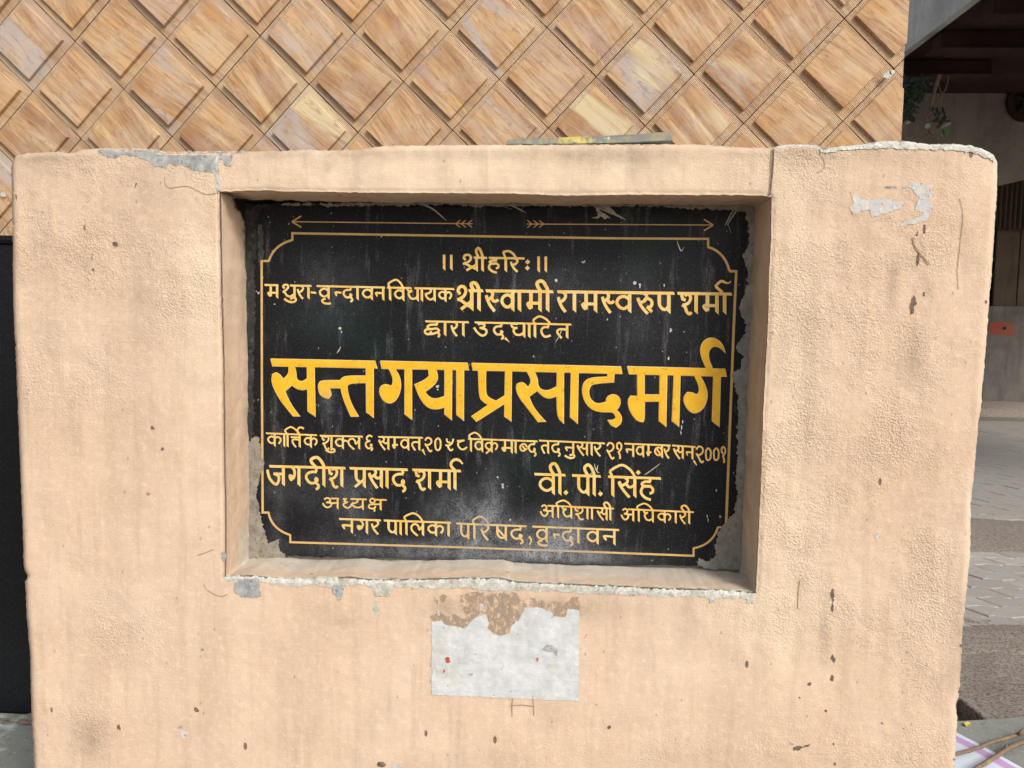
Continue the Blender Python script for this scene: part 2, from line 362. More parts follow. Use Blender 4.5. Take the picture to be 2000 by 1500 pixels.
STAINS = [(600, 300, 200, 9, 0.45), (1000, 303, 300, 12, 0.4), (1030, 350, 18, 25, 0.3), (860, 340, 10, 30, 0.25), (745, 350, 30, 12, 0.25), (1560, 300, 60, 14, 0.35), (80, 330, 60, 20, 0.2), (1600, 395, 70, 30, 0.2), (1690, 470, 50, 20, 0.25), (1215, 305, 130, 26, 0.55), (1235, 330, 12, 45, 0.35), (640, 320, 14, 18, 0.4), (620, 320, 30, 12, 0.25), (180, 520, 30, 10, 0.32), (165, 505, 26, 8, 0.3), (272, 570, 12, 60, 0.28), (270, 575, 6, 22, 0.4), (300, 560, 20, 110, 0.18),
          (1790, 690, 16, 70, 0.45), (1775, 715, 22, 40, 0.35), (1740, 570, 12, 50, 0.4), (1748, 530, 8, 30, 0.4), (1885, 480, 12, 60, 0.3), (1815, 560, 12, 20, 0.45), (1878, 1260, 10, 90, 0.7), (1868, 1200, 18, 110, 0.35), (1865, 1320, 22, 30, 0.4), (1905, 850, 8, 90, 0.45),
          (1610, 1240, 9, 50, 0.5), (1563, 1160, 10, 40, 0.35), (1562, 1260, 10, 50, 0.4), (1340, 1220, 26, 55, 0.35), (1350, 1180, 14, 40, 0.3), (640, 1195, 40, 22, 0.25), (672, 1215, 26, 12, 0.4), (165, 1445, 30, 40, 0.3), (180, 1440, 14, 40, 0.35), (620, 1410, 14, 60, 0.25), (725, 1420, 10, 45, 0.35), (560, 1360, 25, 70, 0.14),
          (270, 375, 60, 40, 0.22), (250, 350, 18, 8, 0.3), (110, 310, 60, 9, 0.5), (50, 312, 22, 10, 0.4), (175, 325, 12, 20, 0.3), (300, 390, 120, 60, 0.15), (1050, 1190, 160, 22, 0.75), (990, 1215, 34, 26, 0.55), (880, 1185, 30, 16, 0.5), (1100, 1190, 40, 14, 0.5),
          (1700, 300, 90, 18, 0.35), (1560, 310, 50, 20, 0.2), (1800, 320, 60, 14, 0.2), (1640, 330, 20, 40, 0.2), (1700, 1010, 14, 30, 0.25), (1580, 700, 20, 160, 0.14), (1660, 900, 16, 220, 0.12), (1840, 900, 30, 200, 0.12), (1520, 1490, 50, 20, 0.35), (1300, 1480, 120, 30, 0.25), (900, 1490, 160, 24, 0.22), (460, 800, 10, 300, 0.0), (1506, 340, 5, 55, 0.6), (335, 1180, 30, 140, 0.10), (240, 900, 40, 240, 0.10), (1430, 300, 60, 10, 0.2)]
PITS = [(220, 470, 230, 200, 1.0), (120, 600, 110, 260, 0.8), (1700, 620, 260, 420, 1.1), (1620, 1000, 200, 260, 1.0), (1780, 1250, 140, 220, 0.9), (230, 1220, 90, 120, 0.7), (120, 1430, 120, 90, 0.8), (360, 450, 80, 130, 0.7), (1480, 1480, 420, 60, 0.5), (1560, 310, 100, 30, 0.5)]
WARMS = [(1150, 330, 420, 60, 0.9), (700, 330, 250, 45, 0.6), (395, 560, 45, 240, 0.7), (1540, 760, 50, 420, 0.75), (1500, 1230, 120, 90, 0.5)]
def gauss(L_, px, py):
    t = 0.0
    for (cx_, cy_, rx, ry, k) in L_:
        a = (px - cx_) / rx; b = (py - cy_) / ry; q = a * a + b * b
        if q < 9: t += k * math.exp(-q)
    return t

verts, faces, A_ = [], [], {k: [] for k in ('dirt', 'pit', 'bare', 'mould', 'warm', 'dust')}
def addv(co, dirt=0., pit=0., bare=0., mould=0., warm=0., dust=0.):
    verts.append(co)
    for k, v in zip(('dirt', 'pit', 'bare', 'mould', 'warm', 'dust'), (dirt, pit, bare, mould, warm, dust)): A_[k].append(v)
    return len(verts) - 1
gi, gp = {}, {}
NXT, NZT = sum(NX), sum(NZ)
def inhole(i, j): return NX[0] < i < NX[0] + NX[1] and NZ[0] < j < NZ[0] + NZ[1]
for j in range(NZT + 1):
    for i in range(NXT + 1):
        if inhole(i, j): continue
        px, py = gridpt(i, j); y = yfront(px, py)
        bare = 0.0
        dt = py - TOP(px)
        if px > 1515 and dt < 14: bare = 0.75 * (1 - dt / 14) + 0.18 * sstep(1690, 1760, px)
        if px > 1880 and dt < 34: bare = max(bare, 0.62 * (1 - dt / 34))
        if px < 440 and dt < 8: bare = max(bare, 0.5 * (1 - dt / 8))
        if 440 <= px <= 1515 and dt < 5: bare = max(bare, 0.38)
        bare = max(bare, 0.5 * (1 - min(1.0, (RIGHT(py) - px) / 5.0)), 0.42 * (1 - min(1.0, (px - LEFT(py)) / 4.0)))
        db = py - NBOT(px)
        if 440 < px < 1476 and 0 <= db < 16: bare = max(bare, 0.95 * (1 - db / 16) + 0.15)
        if py < NBOT(px) and abs(px - NL(py)) < 5 and px < NL(py) + .1: bare = max(bare, 0.30)
        dirt = gauss(STAINS, px, py) * 0.85
        if dt < 16: dirt += 0.3 * (1 - dt / 16)
        gi[(i, j)] = addv(PY(px, py, y), dirt, min(1.0, gauss(PITS, px, py)), bare, 0.0, min(1.0, gauss(WARMS, px, py)))
        gp[(i, j)] = (px, py)
for j in range(NZT):
    for i in range(NXT):
        if NX[0] <= i < NX[0] + NX[1] and NZ[0] <= j < NZ[0] + NZ[1]: continue
        faces.append((gi[(i, j)], gi[(i, j+1)], gi[(i+1, j+1)], gi[(i+1, j)]))
# outer sides and top, running back
TH = 0.27
ring = [(0, j) for j in range(NZT, -1, -1)] + [(i, 0) for i in range(1, NXT + 1)] + [(NXT, j) for j in range(1, NZT + 1)]
prev = [gi[r] for r in ring]
for s in range(1, 13):
    t = s / 12.0; cur = []
    for r in ring:
        b = Vector(verts[gi[r]]); px, py = gp[r]
        y = b.y + (TH - b.y) * t
        nzz = 0.004 * fn(b.x * 22, y * 22, b.z * 22, 1.0, 4)
        top_ = 1.0 if (r[1] == 0) else 0.0
        q = Vector((b.x + nzz * (0 if top_ else 1), y, b.z + nzz * top_))
        cur.append(addv(q, 0.35, 0.6, 0.35 + 0.4 * top_, 0.0, 0.0))
    for k in range(len(ring) - 1): faces.append((prev[k], prev[k+1], cur[k+1], cur[k]))
    prev = cur
faces.append(tuple(prev))
# niche reveals
nring = [(i, NZ[0]) for i in range(NX[0], NX[0]+NX[1])] + [(NX[0]+NX[1], j) for j in range(NZ[0], NZ[0]+NZ[1])] + \
        [(i, NZ[0]+NZ[1]) for i in range(NX[0]+NX[1], NX[0], -1)] + [(NX[0], j) for j in range(NZ[0]+NZ[1], NZ[0], -1)]
prev = [gi[r] for r in nring]; ND = 0.128; SR = 14
for s in range(1, SR + 1):
    t = s / SR; cur = []
    for r in nring:
        b = Vector(verts[gi[r]]); px, py = gp[r]; y = b.y + (ND - b.y) * t
        nzz = 0.0022 * fn(b.x * 30, y * 30, b.z * 30, 1.0, 4) * min(1.0, t * 3)
        q = Vector((b.x, y, b.z)); side = 't' if r[1] == NZ[0] else 'b' if r[1] == NZ[0]+NZ[1] else 'l' if r[0] == NX[0] else 'r'
        if side in 'tb': q.z += nzz
        else: q.x += nzz
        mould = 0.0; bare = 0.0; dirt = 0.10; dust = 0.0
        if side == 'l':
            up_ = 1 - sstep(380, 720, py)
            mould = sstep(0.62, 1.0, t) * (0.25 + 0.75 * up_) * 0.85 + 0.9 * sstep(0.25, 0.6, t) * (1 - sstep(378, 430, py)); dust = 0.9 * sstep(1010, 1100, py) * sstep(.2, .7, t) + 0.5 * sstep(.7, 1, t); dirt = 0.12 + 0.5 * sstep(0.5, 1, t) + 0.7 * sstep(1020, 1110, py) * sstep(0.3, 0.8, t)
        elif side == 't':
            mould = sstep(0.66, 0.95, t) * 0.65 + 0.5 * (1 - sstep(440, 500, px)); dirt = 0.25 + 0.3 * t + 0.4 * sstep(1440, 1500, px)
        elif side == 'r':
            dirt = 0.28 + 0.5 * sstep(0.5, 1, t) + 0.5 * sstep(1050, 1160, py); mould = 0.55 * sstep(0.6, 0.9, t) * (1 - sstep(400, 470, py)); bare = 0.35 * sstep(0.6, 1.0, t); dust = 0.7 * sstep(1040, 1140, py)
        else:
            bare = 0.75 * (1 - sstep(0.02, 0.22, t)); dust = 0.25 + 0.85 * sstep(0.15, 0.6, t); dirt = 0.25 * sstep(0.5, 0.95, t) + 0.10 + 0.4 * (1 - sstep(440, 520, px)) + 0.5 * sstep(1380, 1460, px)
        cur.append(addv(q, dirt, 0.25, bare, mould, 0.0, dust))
    for k in range(len(nring)):
        k2 = (k + 1) % len(nring); faces.append((prev[k], prev[k2], cur[k2], cur[k]))
    prev = cur
faces.append(tuple(prev))
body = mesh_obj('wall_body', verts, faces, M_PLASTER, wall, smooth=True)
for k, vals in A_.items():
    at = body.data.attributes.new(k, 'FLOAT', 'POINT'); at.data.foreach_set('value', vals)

# ---- patches that follow a surface (real outline, thin raised or flaked layer)
def rag(pts, amp, step=5.0, seed=0.0):
    """Break a traced outline into a ragged one."""
    out = []
    n = len(pts)
    for i in range(n):
        a, b = pts[i], pts[(i + 1) % n]; L_ = math.hypot(b[0]-a[0], b[1]-a[1]); m = max(1, int(L_ / step))
        nx, ny = (-(b[1]-a[1]) / (L_ + 1e-9), (b[0]-a[0]) / (L_ + 1e-9))
        for k in range(m):
            t = k / m; x = a[0] + (b[0]-a[0]) * t; y = a[1] + (b[1]-a[1]) * t
            o = amp * (1.5 * fn(x * 0.11, y * 0.11, seed + 0.37, 1.0, 3) + 1.1 * fn(x * 0.45, y * 0.45, seed + 5.1, 1.0, 3))
            out.append((x + nx * o, y + ny * o))
    return out
def patch(name, pts, yfun, mat, parent, proud=0.0006, fillstep=8.0, label=None, amp=1.7, step=2.6, depth=0.0):
    P = rag(pts, amp, step, len(pts) * 1.7) if amp else list(pts)
    n = len(P); V2 = [Vector(p) for p in P]; edges = [(i, (i+1) % n) for i in range(n)]
    if fillstep:
        xs = [p[0] for p in P]; ys = [p[1] for p in P]
        y = min(ys)
        while y < max(ys):
            x = min(xs)
            while x < max(xs): V2.append(Vector((x + random.uniform(-1, 1), y + random.uniform(-1, 1)))); x += fillstep
            y += fillstep
    vo, eo, fo, *_ = delaunay_2d_cdt(V2, edges, [list(range(n))], 1, 1e-4)
    # keep faces inside
    def inside(c):
        r = False; j = n - 1
        for i in range(n):
            if (P[i][1] > c[1]) != (P[j][1] > c[1]) and c[0] < (P[j][0]-P[i][0]) * (c[1]-P[i][1]) / (P[j][1]-P[i][1]) + P[i][0]: r = not r
            j = i
        return r
    fs = [f for f in fo if inside(((vo[f[0]].x+vo[f[1]].x+vo[f[2]].x)/3, (vo[f[0]].y+vo[f[1]].y+vo[f[2]].y)/3))]
    vs = [PY(v.x, v.y, yfun(v.x, v.y) - proud) for v in vo]
    out = []
    for f in fs:
        a, b, c = (vs[i] for i in f[:3])
        nrm = (b-a).cross(c-a)
        out.append(tuple(f) if nrm.y < 0 else tuple(reversed(f)))
    o = mesh_obj(name, vs, out, mat, parent)
    if label: o['label'] = label
    if name in ('exposed_patch', 'white_panel'):      # larger brown layer underneath, paints the shadow along the broken paint edge
        patch('edge_shadow_rim', pts, yfun, M_EDGE_SHADOW, parent, proud=proud * 0.5, fillstep=fillstep, amp=amp * 1.25 + 0.5, step=step * 0.9)
    return o
def Z(pts, x0, y0, k): return [(x0 + k * x, y0 + k * y) for x, y in pts]

patch('exposed_patch', Z([(760,92),(1000,82),(1160,88),(1280,108),(1480,108),(1720,104),(1830,104),(1930,102),(1920,115),(1820,120),(1800,215),(1770,215),(1730,160),(1700,150),(1680,270),(1600,262),(1560,265),(1480,240),(1430,200),(1380,210),(1320,200),(1290,230),(1210,218),(1150,175),(1050,140),(980,130),(890,150),(850,150),(790,115)], 0, 270, 0.25), yfront, M_GREY, wall, label='bare grey cement where the paint has fallen off the upper left edge')
patch('exposed_patch', Z([(670,480),(700,510),(760,540),(850,545),(960,530),(1040,555),(1110,560),(1080,600),(1000,640),(900,665),(850,685),(830,620),(760,640),(690,665),(660,600),(700,575)], 1500, 260, .24), yfront, M_SILVER, wall)
patch('exposed_patch', Z([(1140,440),(1160,405),(1290,405),(1335,430),(1338,560),(1330,650),(1290,710),(1200,735),(1090,760),(1070,755),(1110,720),(1200,695),(1280,650),(1200,630),(1215,560),(1235,520),(1195,490),(1180,460)], 1500, 260, .24), yfront, M_SILVER, wall)
patch('exposed_patch', Z([(950,435),(1050,430),(1050,445),(960,448)], 1500, 260, .24), yfront, M_GREY, wall, amp=1.0, fillstep=0)
patch('exposed_patch', Z([(1090,436),(1130,430),(1125,446),(1095,450)], 1500, 260, .24), yfront, M_GREY, wall, amp=1.0, fillstep=0)
patch('exposed_patch', Z([(290,960),(330,900),(520,900),(545,960),(530,1010),(540,1070),(500,1090),(400,1080),(320,1050),(285,1010)], 400, 950, .2), yfront, M_GREY, wall, proud=0.0014, label='grey chip below the left end of the niche sill')
patch('exposed_patch', Z([(1650,960),(1830,960),(1840,990),(1790,1065),(1660,1060),(1645,1000)], 400, 950, .2), yfront, M_WHITE, wall, proud=0.0012)
patch('exposed_patch', Z([(1230,960),(1350,965),(1345,1030),(1320,1100),(1300,1115),(1290,1070),(1260,1045)], 400, 950, .2), yfront, M_GREY, wall, proud=0.0012)
patch('exposed_patch', Z([(1650,1130),(1680,1125),(1690,1180),(1710,1250),(1660,1250),(1640,1190),(1655,1160)], 400, 950, .2), yfront, M_WHITE, wall)
# white flaked lip of the sill
lipU = Z([(x_, y_ - 22) for x_, y_ in [(190,898),(300,900),(500,900),(620,912),(800,922),(1000,916),(1100,900),(1250,905),(1390,930),(1640,935),(1700,935),(2000,940)]], 400, 950, .2)
lipL = Z([(2000,980),(1840,990),(1650,985),(1500,962),(1340,980),(1300,1000),(1200,980),(1080,960),(900,980),(700,960),(560,940),(300,922),(200,915)], 400, 950, .2)
rU = [(830, 1137), (880, 1136), (935, 1134), (985, 1135), (1005, 1141), (1060, 1144), (1120, 1147), (1180, 1149)] + [(1300, 1155), (1367, 1157), (1417, 1157), (1470, 1161)]
rU = [(x_, y_ - 4) for x_, y_ in rU]
rL = Z([(1030,1390),(960,1370),(930,1310),(600,1320),(530,1370),(500,1300),(200,1290),(0,1290)], 1300, 950, 1/6) + Z([(1875,375),(1650,375),(1400,345),(1100,345),(850,350),(720,330),(500,325),(0,315)], 780, 1080, .2133)
patch('flaked_lip', lipU + rU + rL + lipL, yfront, M_WHITE, wall, proud=0.0009, label='white crumbling lip along the front edge of the niche sill', amp=2.0)
patch('flaked_edge', Z([(420,135),(600,115),(760,92),(1090,76),(1200,97),(1480,105),(1700,122),(1830,180),(1845,240),(1780,205),(1700,170),(1600,152),(1480,134),(1200,136),(980,124),(800,126),(600,136),(540,152),(430,162)], 1500, 260, .24), yfront, M_WHITE, wall, proud=0.0012, amp=1.8, label='white flaked crust along the upper right edge')
# white rectangle with ragged top
patch('white_panel', Z([(295,630),(380,620),(430,660),(520,670),(590,690),(650,640),(700,590),(790,560),(820,640),(805,690),(870,745),(940,760),(1000,740),(1030,660),(1090,620),(1130,550),(1140,500),(1260,495),(1400,540),(1410,580),(1520,590),(1540,510),(1650,525),(1650,760),(1646,1000),(1640,1355),(1100,1335),(700,1315),(296,1300),(297,900)], 780, 1080, .2133), yfront, M_PANEL, wall, amp=1.0, proud=0.0008, label='faded white rectangle below the niche with a torn upper edge')
PP = lambda L_: Z(L_, 780, 1080, .2133)
def mottle():
    a = NB('scoured_plaster', 0.93, 0.15)
    f = a.noise(1.0, 6, 0.75, src=a.mapping((90, 90, 60)))
    c = a.mix(a.ramp(f, [(0.40, 0.0), (0.50, 1.0)]), (0.70, 0.50, 0.35), (0.36, 0.27, 0.195))
    c = a.mix(a.ramp(a.noise(150.0, 4, 0.7), [(0.56, 0.0), (0.64, 0.8)]), c, (0.30, 0.30, 0.26))
    return a.fin(c, a.bump(f, 0.7, 0.002))
M_MOTTLE = mottle()
for L_ in ([(560,390),(640,360),(720,350),(790,380),(800,440),(830,520),(800,560),(740,540),(700,585),(655,640),(600,620),(610,560),(570,480)], [(800,400),(860,370),(960,360),(1080,365),(1110,430),(1085,500),(1120,530),(1085,610),(1020,660),(1000,735),(940,752),(870,740),(812,690),(830,640),(800,560),(850,500),(810,450)],
           [(1130,440),(1200,410),(1300,430),(1350,470),(1340,505),(1260,492),(1140,495)], [(1350,480),(1420,450),(1520,470),(1600,400),(1645,400),(1650,520),(1540,505),(1525,585),(1410,580),(1398,535),(1340,515)], [(300,560),(380,540),(420,580),(500,560),(560,600),(645,590),(645,645),(590,688),(520,668),(430,658),(380,618),(296,640)], [(310,400),(400,380),(440,400),(420,440),(350,470),(330,450)]):
    patch('scoured_patch', PP(L_), yfront, M_MOTTLE, wall, proud=0.0005, amp=2.2, fillstep=10)
patch('scuff', PP([(1310,880),(1350,840),(1400,840),(1450,880),(1440,945),(1410,912),(1330,900)]), yfront, M_GREY, wall, proud=0.0014, fillstep=0, amp=.8)
patch('red_smear', PP([(415,975),(435,950),(460,960),(470,1000),(440,1010),(425,1000)]), yfront, M_RED, wall, proud=0.0014, fillstep=0, amp=1.2)
patch('red_smear', PP([(395,1090),(412,1060),(420,1080),(405,1105)]), yfront, M_RED, wall, proud=0.0014, fillstep=0, amp=.8)
patch('red_smear', PP([(1252,965),(1268,955),(1275,985),(1262,1000)]), yfront, M_RED, wall, proud=0.0014, fillstep=0, amp=.8)
patch('scuff', PP([(630,1105),(670,1105),(668,1125),(640,1122)]), yfront, M_GREY, wall, proud=0.0014, fillstep=0, amp=.6)
patch('scuff', PP([(340,520),(365,520),(368,580),(345,560)]), yfront, M_WHITE, wall, proud=0.001, fillstep=0, amp=.6)
patch('scuff', PP([(735,470),(770,470),(765,520),(740,520)]), yfront, M_SILVER, wall, proud=0.001, fillstep=0, amp=.9)
def blob(cx_, cy_, rx, ry, mat, name='paint_chip', rot=0.0, amp=0.9, **kw):
    rx *= 0.85; ry *= 0.9; pts = []
    for k in range(12):
        t = 2 * math.pi * k / 12; x, y = rx * math.cos(t), ry * math.sin(t)
        pts.append((cx_ + x * math.cos(rot) - y * math.sin(rot), cy_ + x * math.sin(rot) + y * math.cos(rot)))
    return patch(name, pts, yfront, mat, wall, fillstep=0, amp=min(1.6, 0.8 * min(rx, ry)), step=1.6, **kw)
for (x, y, rx, ry, m, rot) in ((437,1086,7,10,M_GREY,0),(265,362,2.4,5,M_CHIP,.3),(225,478,5,4,M_CHIP,.5),(180,503,2.4,9,M_BROWN,0),(181,527,3.4,2.6,M_CHIP,0),(298,836,5,3,M_CHIP,.6),(317,878,3,2.4,M_CHIP,0),(383,1386,5.5,4,M_CHIP,.6),(352,1421,4.6,4.6,M_GREY,0),(357,1434,7,9,M_SILVER,-.4),(232,1421,2.6,6,M_CHIP,-.3),(290,965,3,2,M_BROWN,0),(395,1268,3,2.4,M_GREY,0),
        (1793,507,4,15,M_CHIP,.08),(1783,594,6,22,M_CHIP,.12),(1806,447,2.4,10,M_CHIP,0),(1791,457,2,5,M_CHIP,.2),(1805,575,4,5,M_CHIP,0),(1626,1165,2.6,20,M_CHIP,0),(1626,1190,2.2,10,M_CHIP,0),(1627,1286,4,10,M_CHIP,-.2),(1625,1325,3.6,7,M_CHIP,.2),(1558,1462,12,5,M_CHIP,-.3),(1546,1453,5,2.4,M_GREY,.1),(1575,1457,9,2,M_CHIP,-.4),(1581,1336,3,2.4,M_CHIP,0),(1562,1363,2.4,2,M_CHIP,0),(1613,1388,2.4,2,M_CHIP,0),(1628,1452,2,4,M_CHIP,0),(1190,1421,5,3.4,M_CHIP,.4),(745,1493,11,7,M_CHIP,.2),(775,1496,12,4,M_SILVER,.1),(1392,1170,5,6,M_CHIP,.4),(1388,1176,3,3,M_CHIP,0),(1144,1243,2.4,5,M_RED,.5),(1630,1492,3,3,M_CHIP,0),(1765,1423,2,1.6,M_CHIP,0),(1723,1413,2,1.6,M_CHIP,0),(835,1232,2.6,3.4,M_WHITE,0),(1712,1048,4,7,M_SILVER,0),(1165,1376,4,2,M_WHITE,.8),(1878,1262,3,3,M_CHIP,0),(1864,1484,3,3,M_CHIP,0),(1926,590,2.2,3,M_CHIP,0)):
    blob(x, y, rx, ry, m, rot=rot)

def ribbon(pts, w, yfun=None, smooth=True, taper=None, proud=0.0):
    """px polyline -> list of left/right px points."""
    P = [Vector(p) for p in pts]
    if smooth and len(P) > 2:
        Q = []
        for i in range(len(P) - 1):
            p0 = P[max(i-1, 0)]; p1 = P[i]; p2 = P[i+1]; p3 = P[min(i+2, len(P)-1)]
            m = max(2, int((p2-p1).length / 2.0)); m = min(m, 7)
            for k in range(m):
                t = k / m
                Q.append(0.5 * ((2*p1) + (p2-p0)*t + (2*p0-5*p1+4*p2-p3)*t*t + (3*p1-p0-3*p2+p3)*t*t*t))
        Q.append(P[-1]); P = Q
    Lr, Rr = [], []
    for i, p in enumerate(P):
        a = P[max(i-1, 0)]; b = P[min(i+1, len(P)-1)]; t = b - a
        if not smooth and 0 < i < len(P) - 1 and (p - a).length > 1e-6 and (b - p).length > 1e-6: t = (p - a).normalized() + (b - p).normalized()
        t = t.normalized() if t.length > 1e-6 else Vector((1, 0))
        n = Vector((-t.y, t.x)); ww = w if taper is None else w * taper(i / (len(P)-1))
        if not smooth and 0 < i < len(P) - 1:      # mitre sharp corners
            t1 = (p - P[i-1]).normalized(); ww = w / max(0.35, abs(n.dot(Vector((-t1.y, t1.x)))))
        Lr.append(p + n * ww / 2); Rr.append(p - n * ww / 2)
    return Lr, Rr
def ribbon_obj(name, pts, w, mat, parent, proud=0.0009, smooth=True, taper=None, label=None):
    L_, R_ = ribbon(pts, w, smooth=smooth, taper=taper); vs = []; fs = []
    for a, b in zip(L_, R_): vs += [PY(a.x, a.y, yfront(a.x, a.y) - proud), PY(b.x, b.y, yfront(b.x, b.y) - proud)]
    for k in range(len(L_) - 1): fs.append((2*k, 2*k+2, 2*k+3, 2*k+1))
    o = mesh_obj(name, vs, fs, mat, parent)
    if label: o['label'] = label
    return o
ribbon_obj('joint', [(1511,291),(1509,330),(1506,360),(1504,381)], 3.2, M_CHIP, wall, label='dark joint between beam and right pillar')
ribbon_obj('joint', [(1507,291),(1505,330),(1502,378)], 2.2, M_BROWN, wall, proud=0.0007)
ribbon_obj('joint', [(426,300),(424,330),(425,350),(427,372)], 9, M_WHITE, wall, taper=lambda t: 0.5 + 0.5 * math.sin(t * 9) ** 2, label='pale mortar seam between beam and left pillar')
ribbon_obj('crack', [(1601,290),(1603,302),(1609,312),(1610,326),(1604,334),(1596,336)], 1.2, M_BROWN, wall)
ribbon_obj('crack', [(321,345),(323,360),(332,367),(346,365),(368,364),(385,372),(400,379),(414,379),(426,376)], 1.1, M_BROWN, wall)
ribbon_obj('crack', [(1873,388),(1878,400),(1881,425),(1877,460),(1873,500),(1870,530),(1872,565)], 1.1, M_BROWN, wall)
ribbon_obj('root_trace', [(1783,464),(1787,480),(1797,495),(1806,505),(1815,517)], 3, M_BROWN, wall, proud=0.0016)
ribbon_obj('scratch', [(1001,1366),(1000,1380),(1000,1400)], 1.8, M_BROWN, wall, smooth=False)
ribbon_obj('scratch', [(996,1379),(1020,1377),(1044,1380)], 1.8, M_BROWN, wall, smooth=False)
ribbon_obj('scratch', [(1041,1340),(1041,1365),(1043,1398)], 1.3, M_BROWN, wall, smooth=False)
ribbon_obj('scratch', [(384,1085),(400,1080),(417,1073)], 1.5, M_BROWN, wall)
ribbon_obj('scratch', [(1563,1133),(1560,1150),(1558,1190)], 1.6, M_BROWN, wall)
ribbon_obj('scratch', [(398,1141),(405,1153),(430,1165),(445,1160)], 1.2, M_BROWN, wall)
# ---------------------------------------------------------------- plaque
PQ = 0.1125                                   # depth of the granite face
def plaque_y(px, py): return PQ
pts = [(472,396),(600,399),(800,402),(1000,405),(1200,404),(1350,402),(1472,400),(1470,600),(1466,900),(1462,1106),(1300,1104),(1100,1101),(972,1096),(800,1090),(614,1088),(552,1084),(480,1084),(478,800)]
P = rag(pts, 1.2, 8, 4.0); front = [PY(x, y, PQ) for x, y in P]; n = len(front)
backp = [Vector((v.x, 0.124, v.z)) for v in front]
tris = tessellate_polygon([[Vector((v.x, v.z, 0)) for v in front]])
fs = []
for t in tris:
    a, b, c = (front[i] for i in t); fs.append(tuple(t) if (b-a).cross(c-a).y < 0 else tuple(reversed(t)))
fs += [(i, n + i, n + (i+1) % n, (i+1) % n) for i in range(n)]
plaque = mesh_obj('plaque', front + backp, fs, M_GRANITE, wall)
plaque['label'] = 'polished black granite plaque with gold and yellow Devanagari lettering, dusty at the bottom'
# mortar squeezed round the plaque
rp = [(1462,443),(1463,462),(1460,480),(1452,499),(1453,510),(1460,527),(1459,560),(1452,580),(1444,602),(1448,612),(1455,625),(1455,651),(1440,672),(1439,680),(1446,692),(1449,700),(1445,721),(1435,723),(1430,732),(1432,741),(1435,756),(1443,773),(1442,801),(1439,836),(1440,870),(1441,892),(1437,932),(1439,974),(1433,1000),(1429,1012),(1423,1008),(1422,1020),(1415,1022),(1404,1033),(1400,1050),(1396,1067),(1397,1082),(1387,1097),(1375,1094),(1367,1090),(1358,1098),(1370,1104),(1375,1112),(1462,1112),(1470,1108),(1476,900),(1478,700),(1481,500),(1480,400),(1440,394),(1455,410)]
patch('mortar_bed', rp, plaque_y, M_MORTAR, wall, proud=0.0018, amp=2.6, fillstep=14, label='grey cement smeared over the right side of the plaque')
lp = [(500,852),(506,858),(512,880),(515,905),(512,925),(505,938),(500,960),(506,990),(509,1004),(510,1012),(515,1038),(520,1048),(525,1062),(534,1056),(543,1054),(548,1076),(556,1086),(560,1096),(470,1096),(466,1040),(470,950),(474,880),(486,860)]
patch('mortar_bed', lp, plaque_y, M_DUSTY, wall, proud=0.0018, amp=2.6, fillstep=14, label='dusty cement over the lower left corner of the plaque')
patch('mortar_bed', [(474,398),(520,401),(530,404),(505,412),(500,440),(503,480),(497,520),(499,600),(495,700),(497,800),(494,862),(470,870),(468,600),(468,400)], plaque_y, cement_mat('mouldy_mortar', (0.02, 0.02, 0.018), (0.06, 0.055, 0.05), (0.12, 0.115, 0.10), .6), wall, proud=0.0014, amp=3, fillstep=14)
patch('mortar_bed', [(860,396),(1200,394),(1475,394),(1470,420),(1458,416),(1440,412),(1405,410),(1330,407),(1300,403),(1240,402),(1180,405),(1120,402),(1060,403),(1000,402),(940,404),(880,400),(700,402),(640,404),(620,400),(560,402),(540,398),(700,396)], plaque_y, M_DUSTY, wall, proud=0.0016, amp=2.0, fillstep=14, label='ragged mortar along the top of the plaque')
patch('mortar_bed', [(503,436),(513,440),(514,470),(515,500),(513,520),(505,518),(503,480)], plaque_y, cement_mat('greenish_scum', (0.03, 0.035, 0.028), (0.10, 0.11, 0.085), (0.012, 0.012, 0.012), 1.0), plaque, proud=0.0004, amp=1.6, fillstep=0)
M_COB = cement_mat('pale_scrape', (0.34, 0.32, 0.27), (0.58, 0.55, 0.47), (0.14, 0.13, 0.12), 1.5)
def scrape(L_, w, tp=None): return ribbon_pl('scrape', L_, w, M_COB, taper=tp)
ZK = []
def strip_pl(name, strokes, mat, parent, label=None, base=0.0008):
    """strokes: ('r', points, width, smooth, taper) ribbons or ('p', polygon) fills, each lifted a hair above the last."""
    vs, fs = [], []
    for k, s in enumerate(strokes):
        yy = PQ - base - 0.000016 * (k % 45)
        if s[0] == 'r':
            L_, R_ = ribbon(s[1], s[2], smooth=s[3], taper=s[4]); o = len(vs)
            for a, b in zip(L_, R_): vs += [PY(a.x, a.y, yy), PY(b.x, b.y, yy)]
            for q in range(len(L_) - 1): fs.append((o+2*q, o+2*q+2, o+2*q+3, o+2*q+1))
        else:
            pl = [PY(x, y, yy) for x, y in s[1]]; o = len(vs); vs += pl
            for t in tessellate_polygon([[Vector((v.x, v.z, 0)) for v in pl]]):
                a, b, c = (pl[i] for i in t)
                if abs((b-a).cross(c-a).y) < 1e-12: continue
                fs.append(tuple(o+i for i in t) if (b-a).cross(c-a).y < 0 else tuple(o+i for i in reversed(t)))
    ob = mesh_obj(name, vs, fs, mat, parent)
    if label: ob['label'] = label
    return ob
tp_ = lambda t: max(0.15, math.sin(math.pi * min(1, t * .9 + .08)))
sc = []
for L_ in ([(1160,402),(1170,412),(1168,424),(1156,425)], [(1164,410),(1180,420),(1192,426)], [(1163,404),(1185,412),(1200,418),(1222,429)], [(1172,402),(1190,408),(1202,416)], [(1166,417),(1184,425),(1178,427)]): sc.append(('r', L_, 5.5, True, tp_))
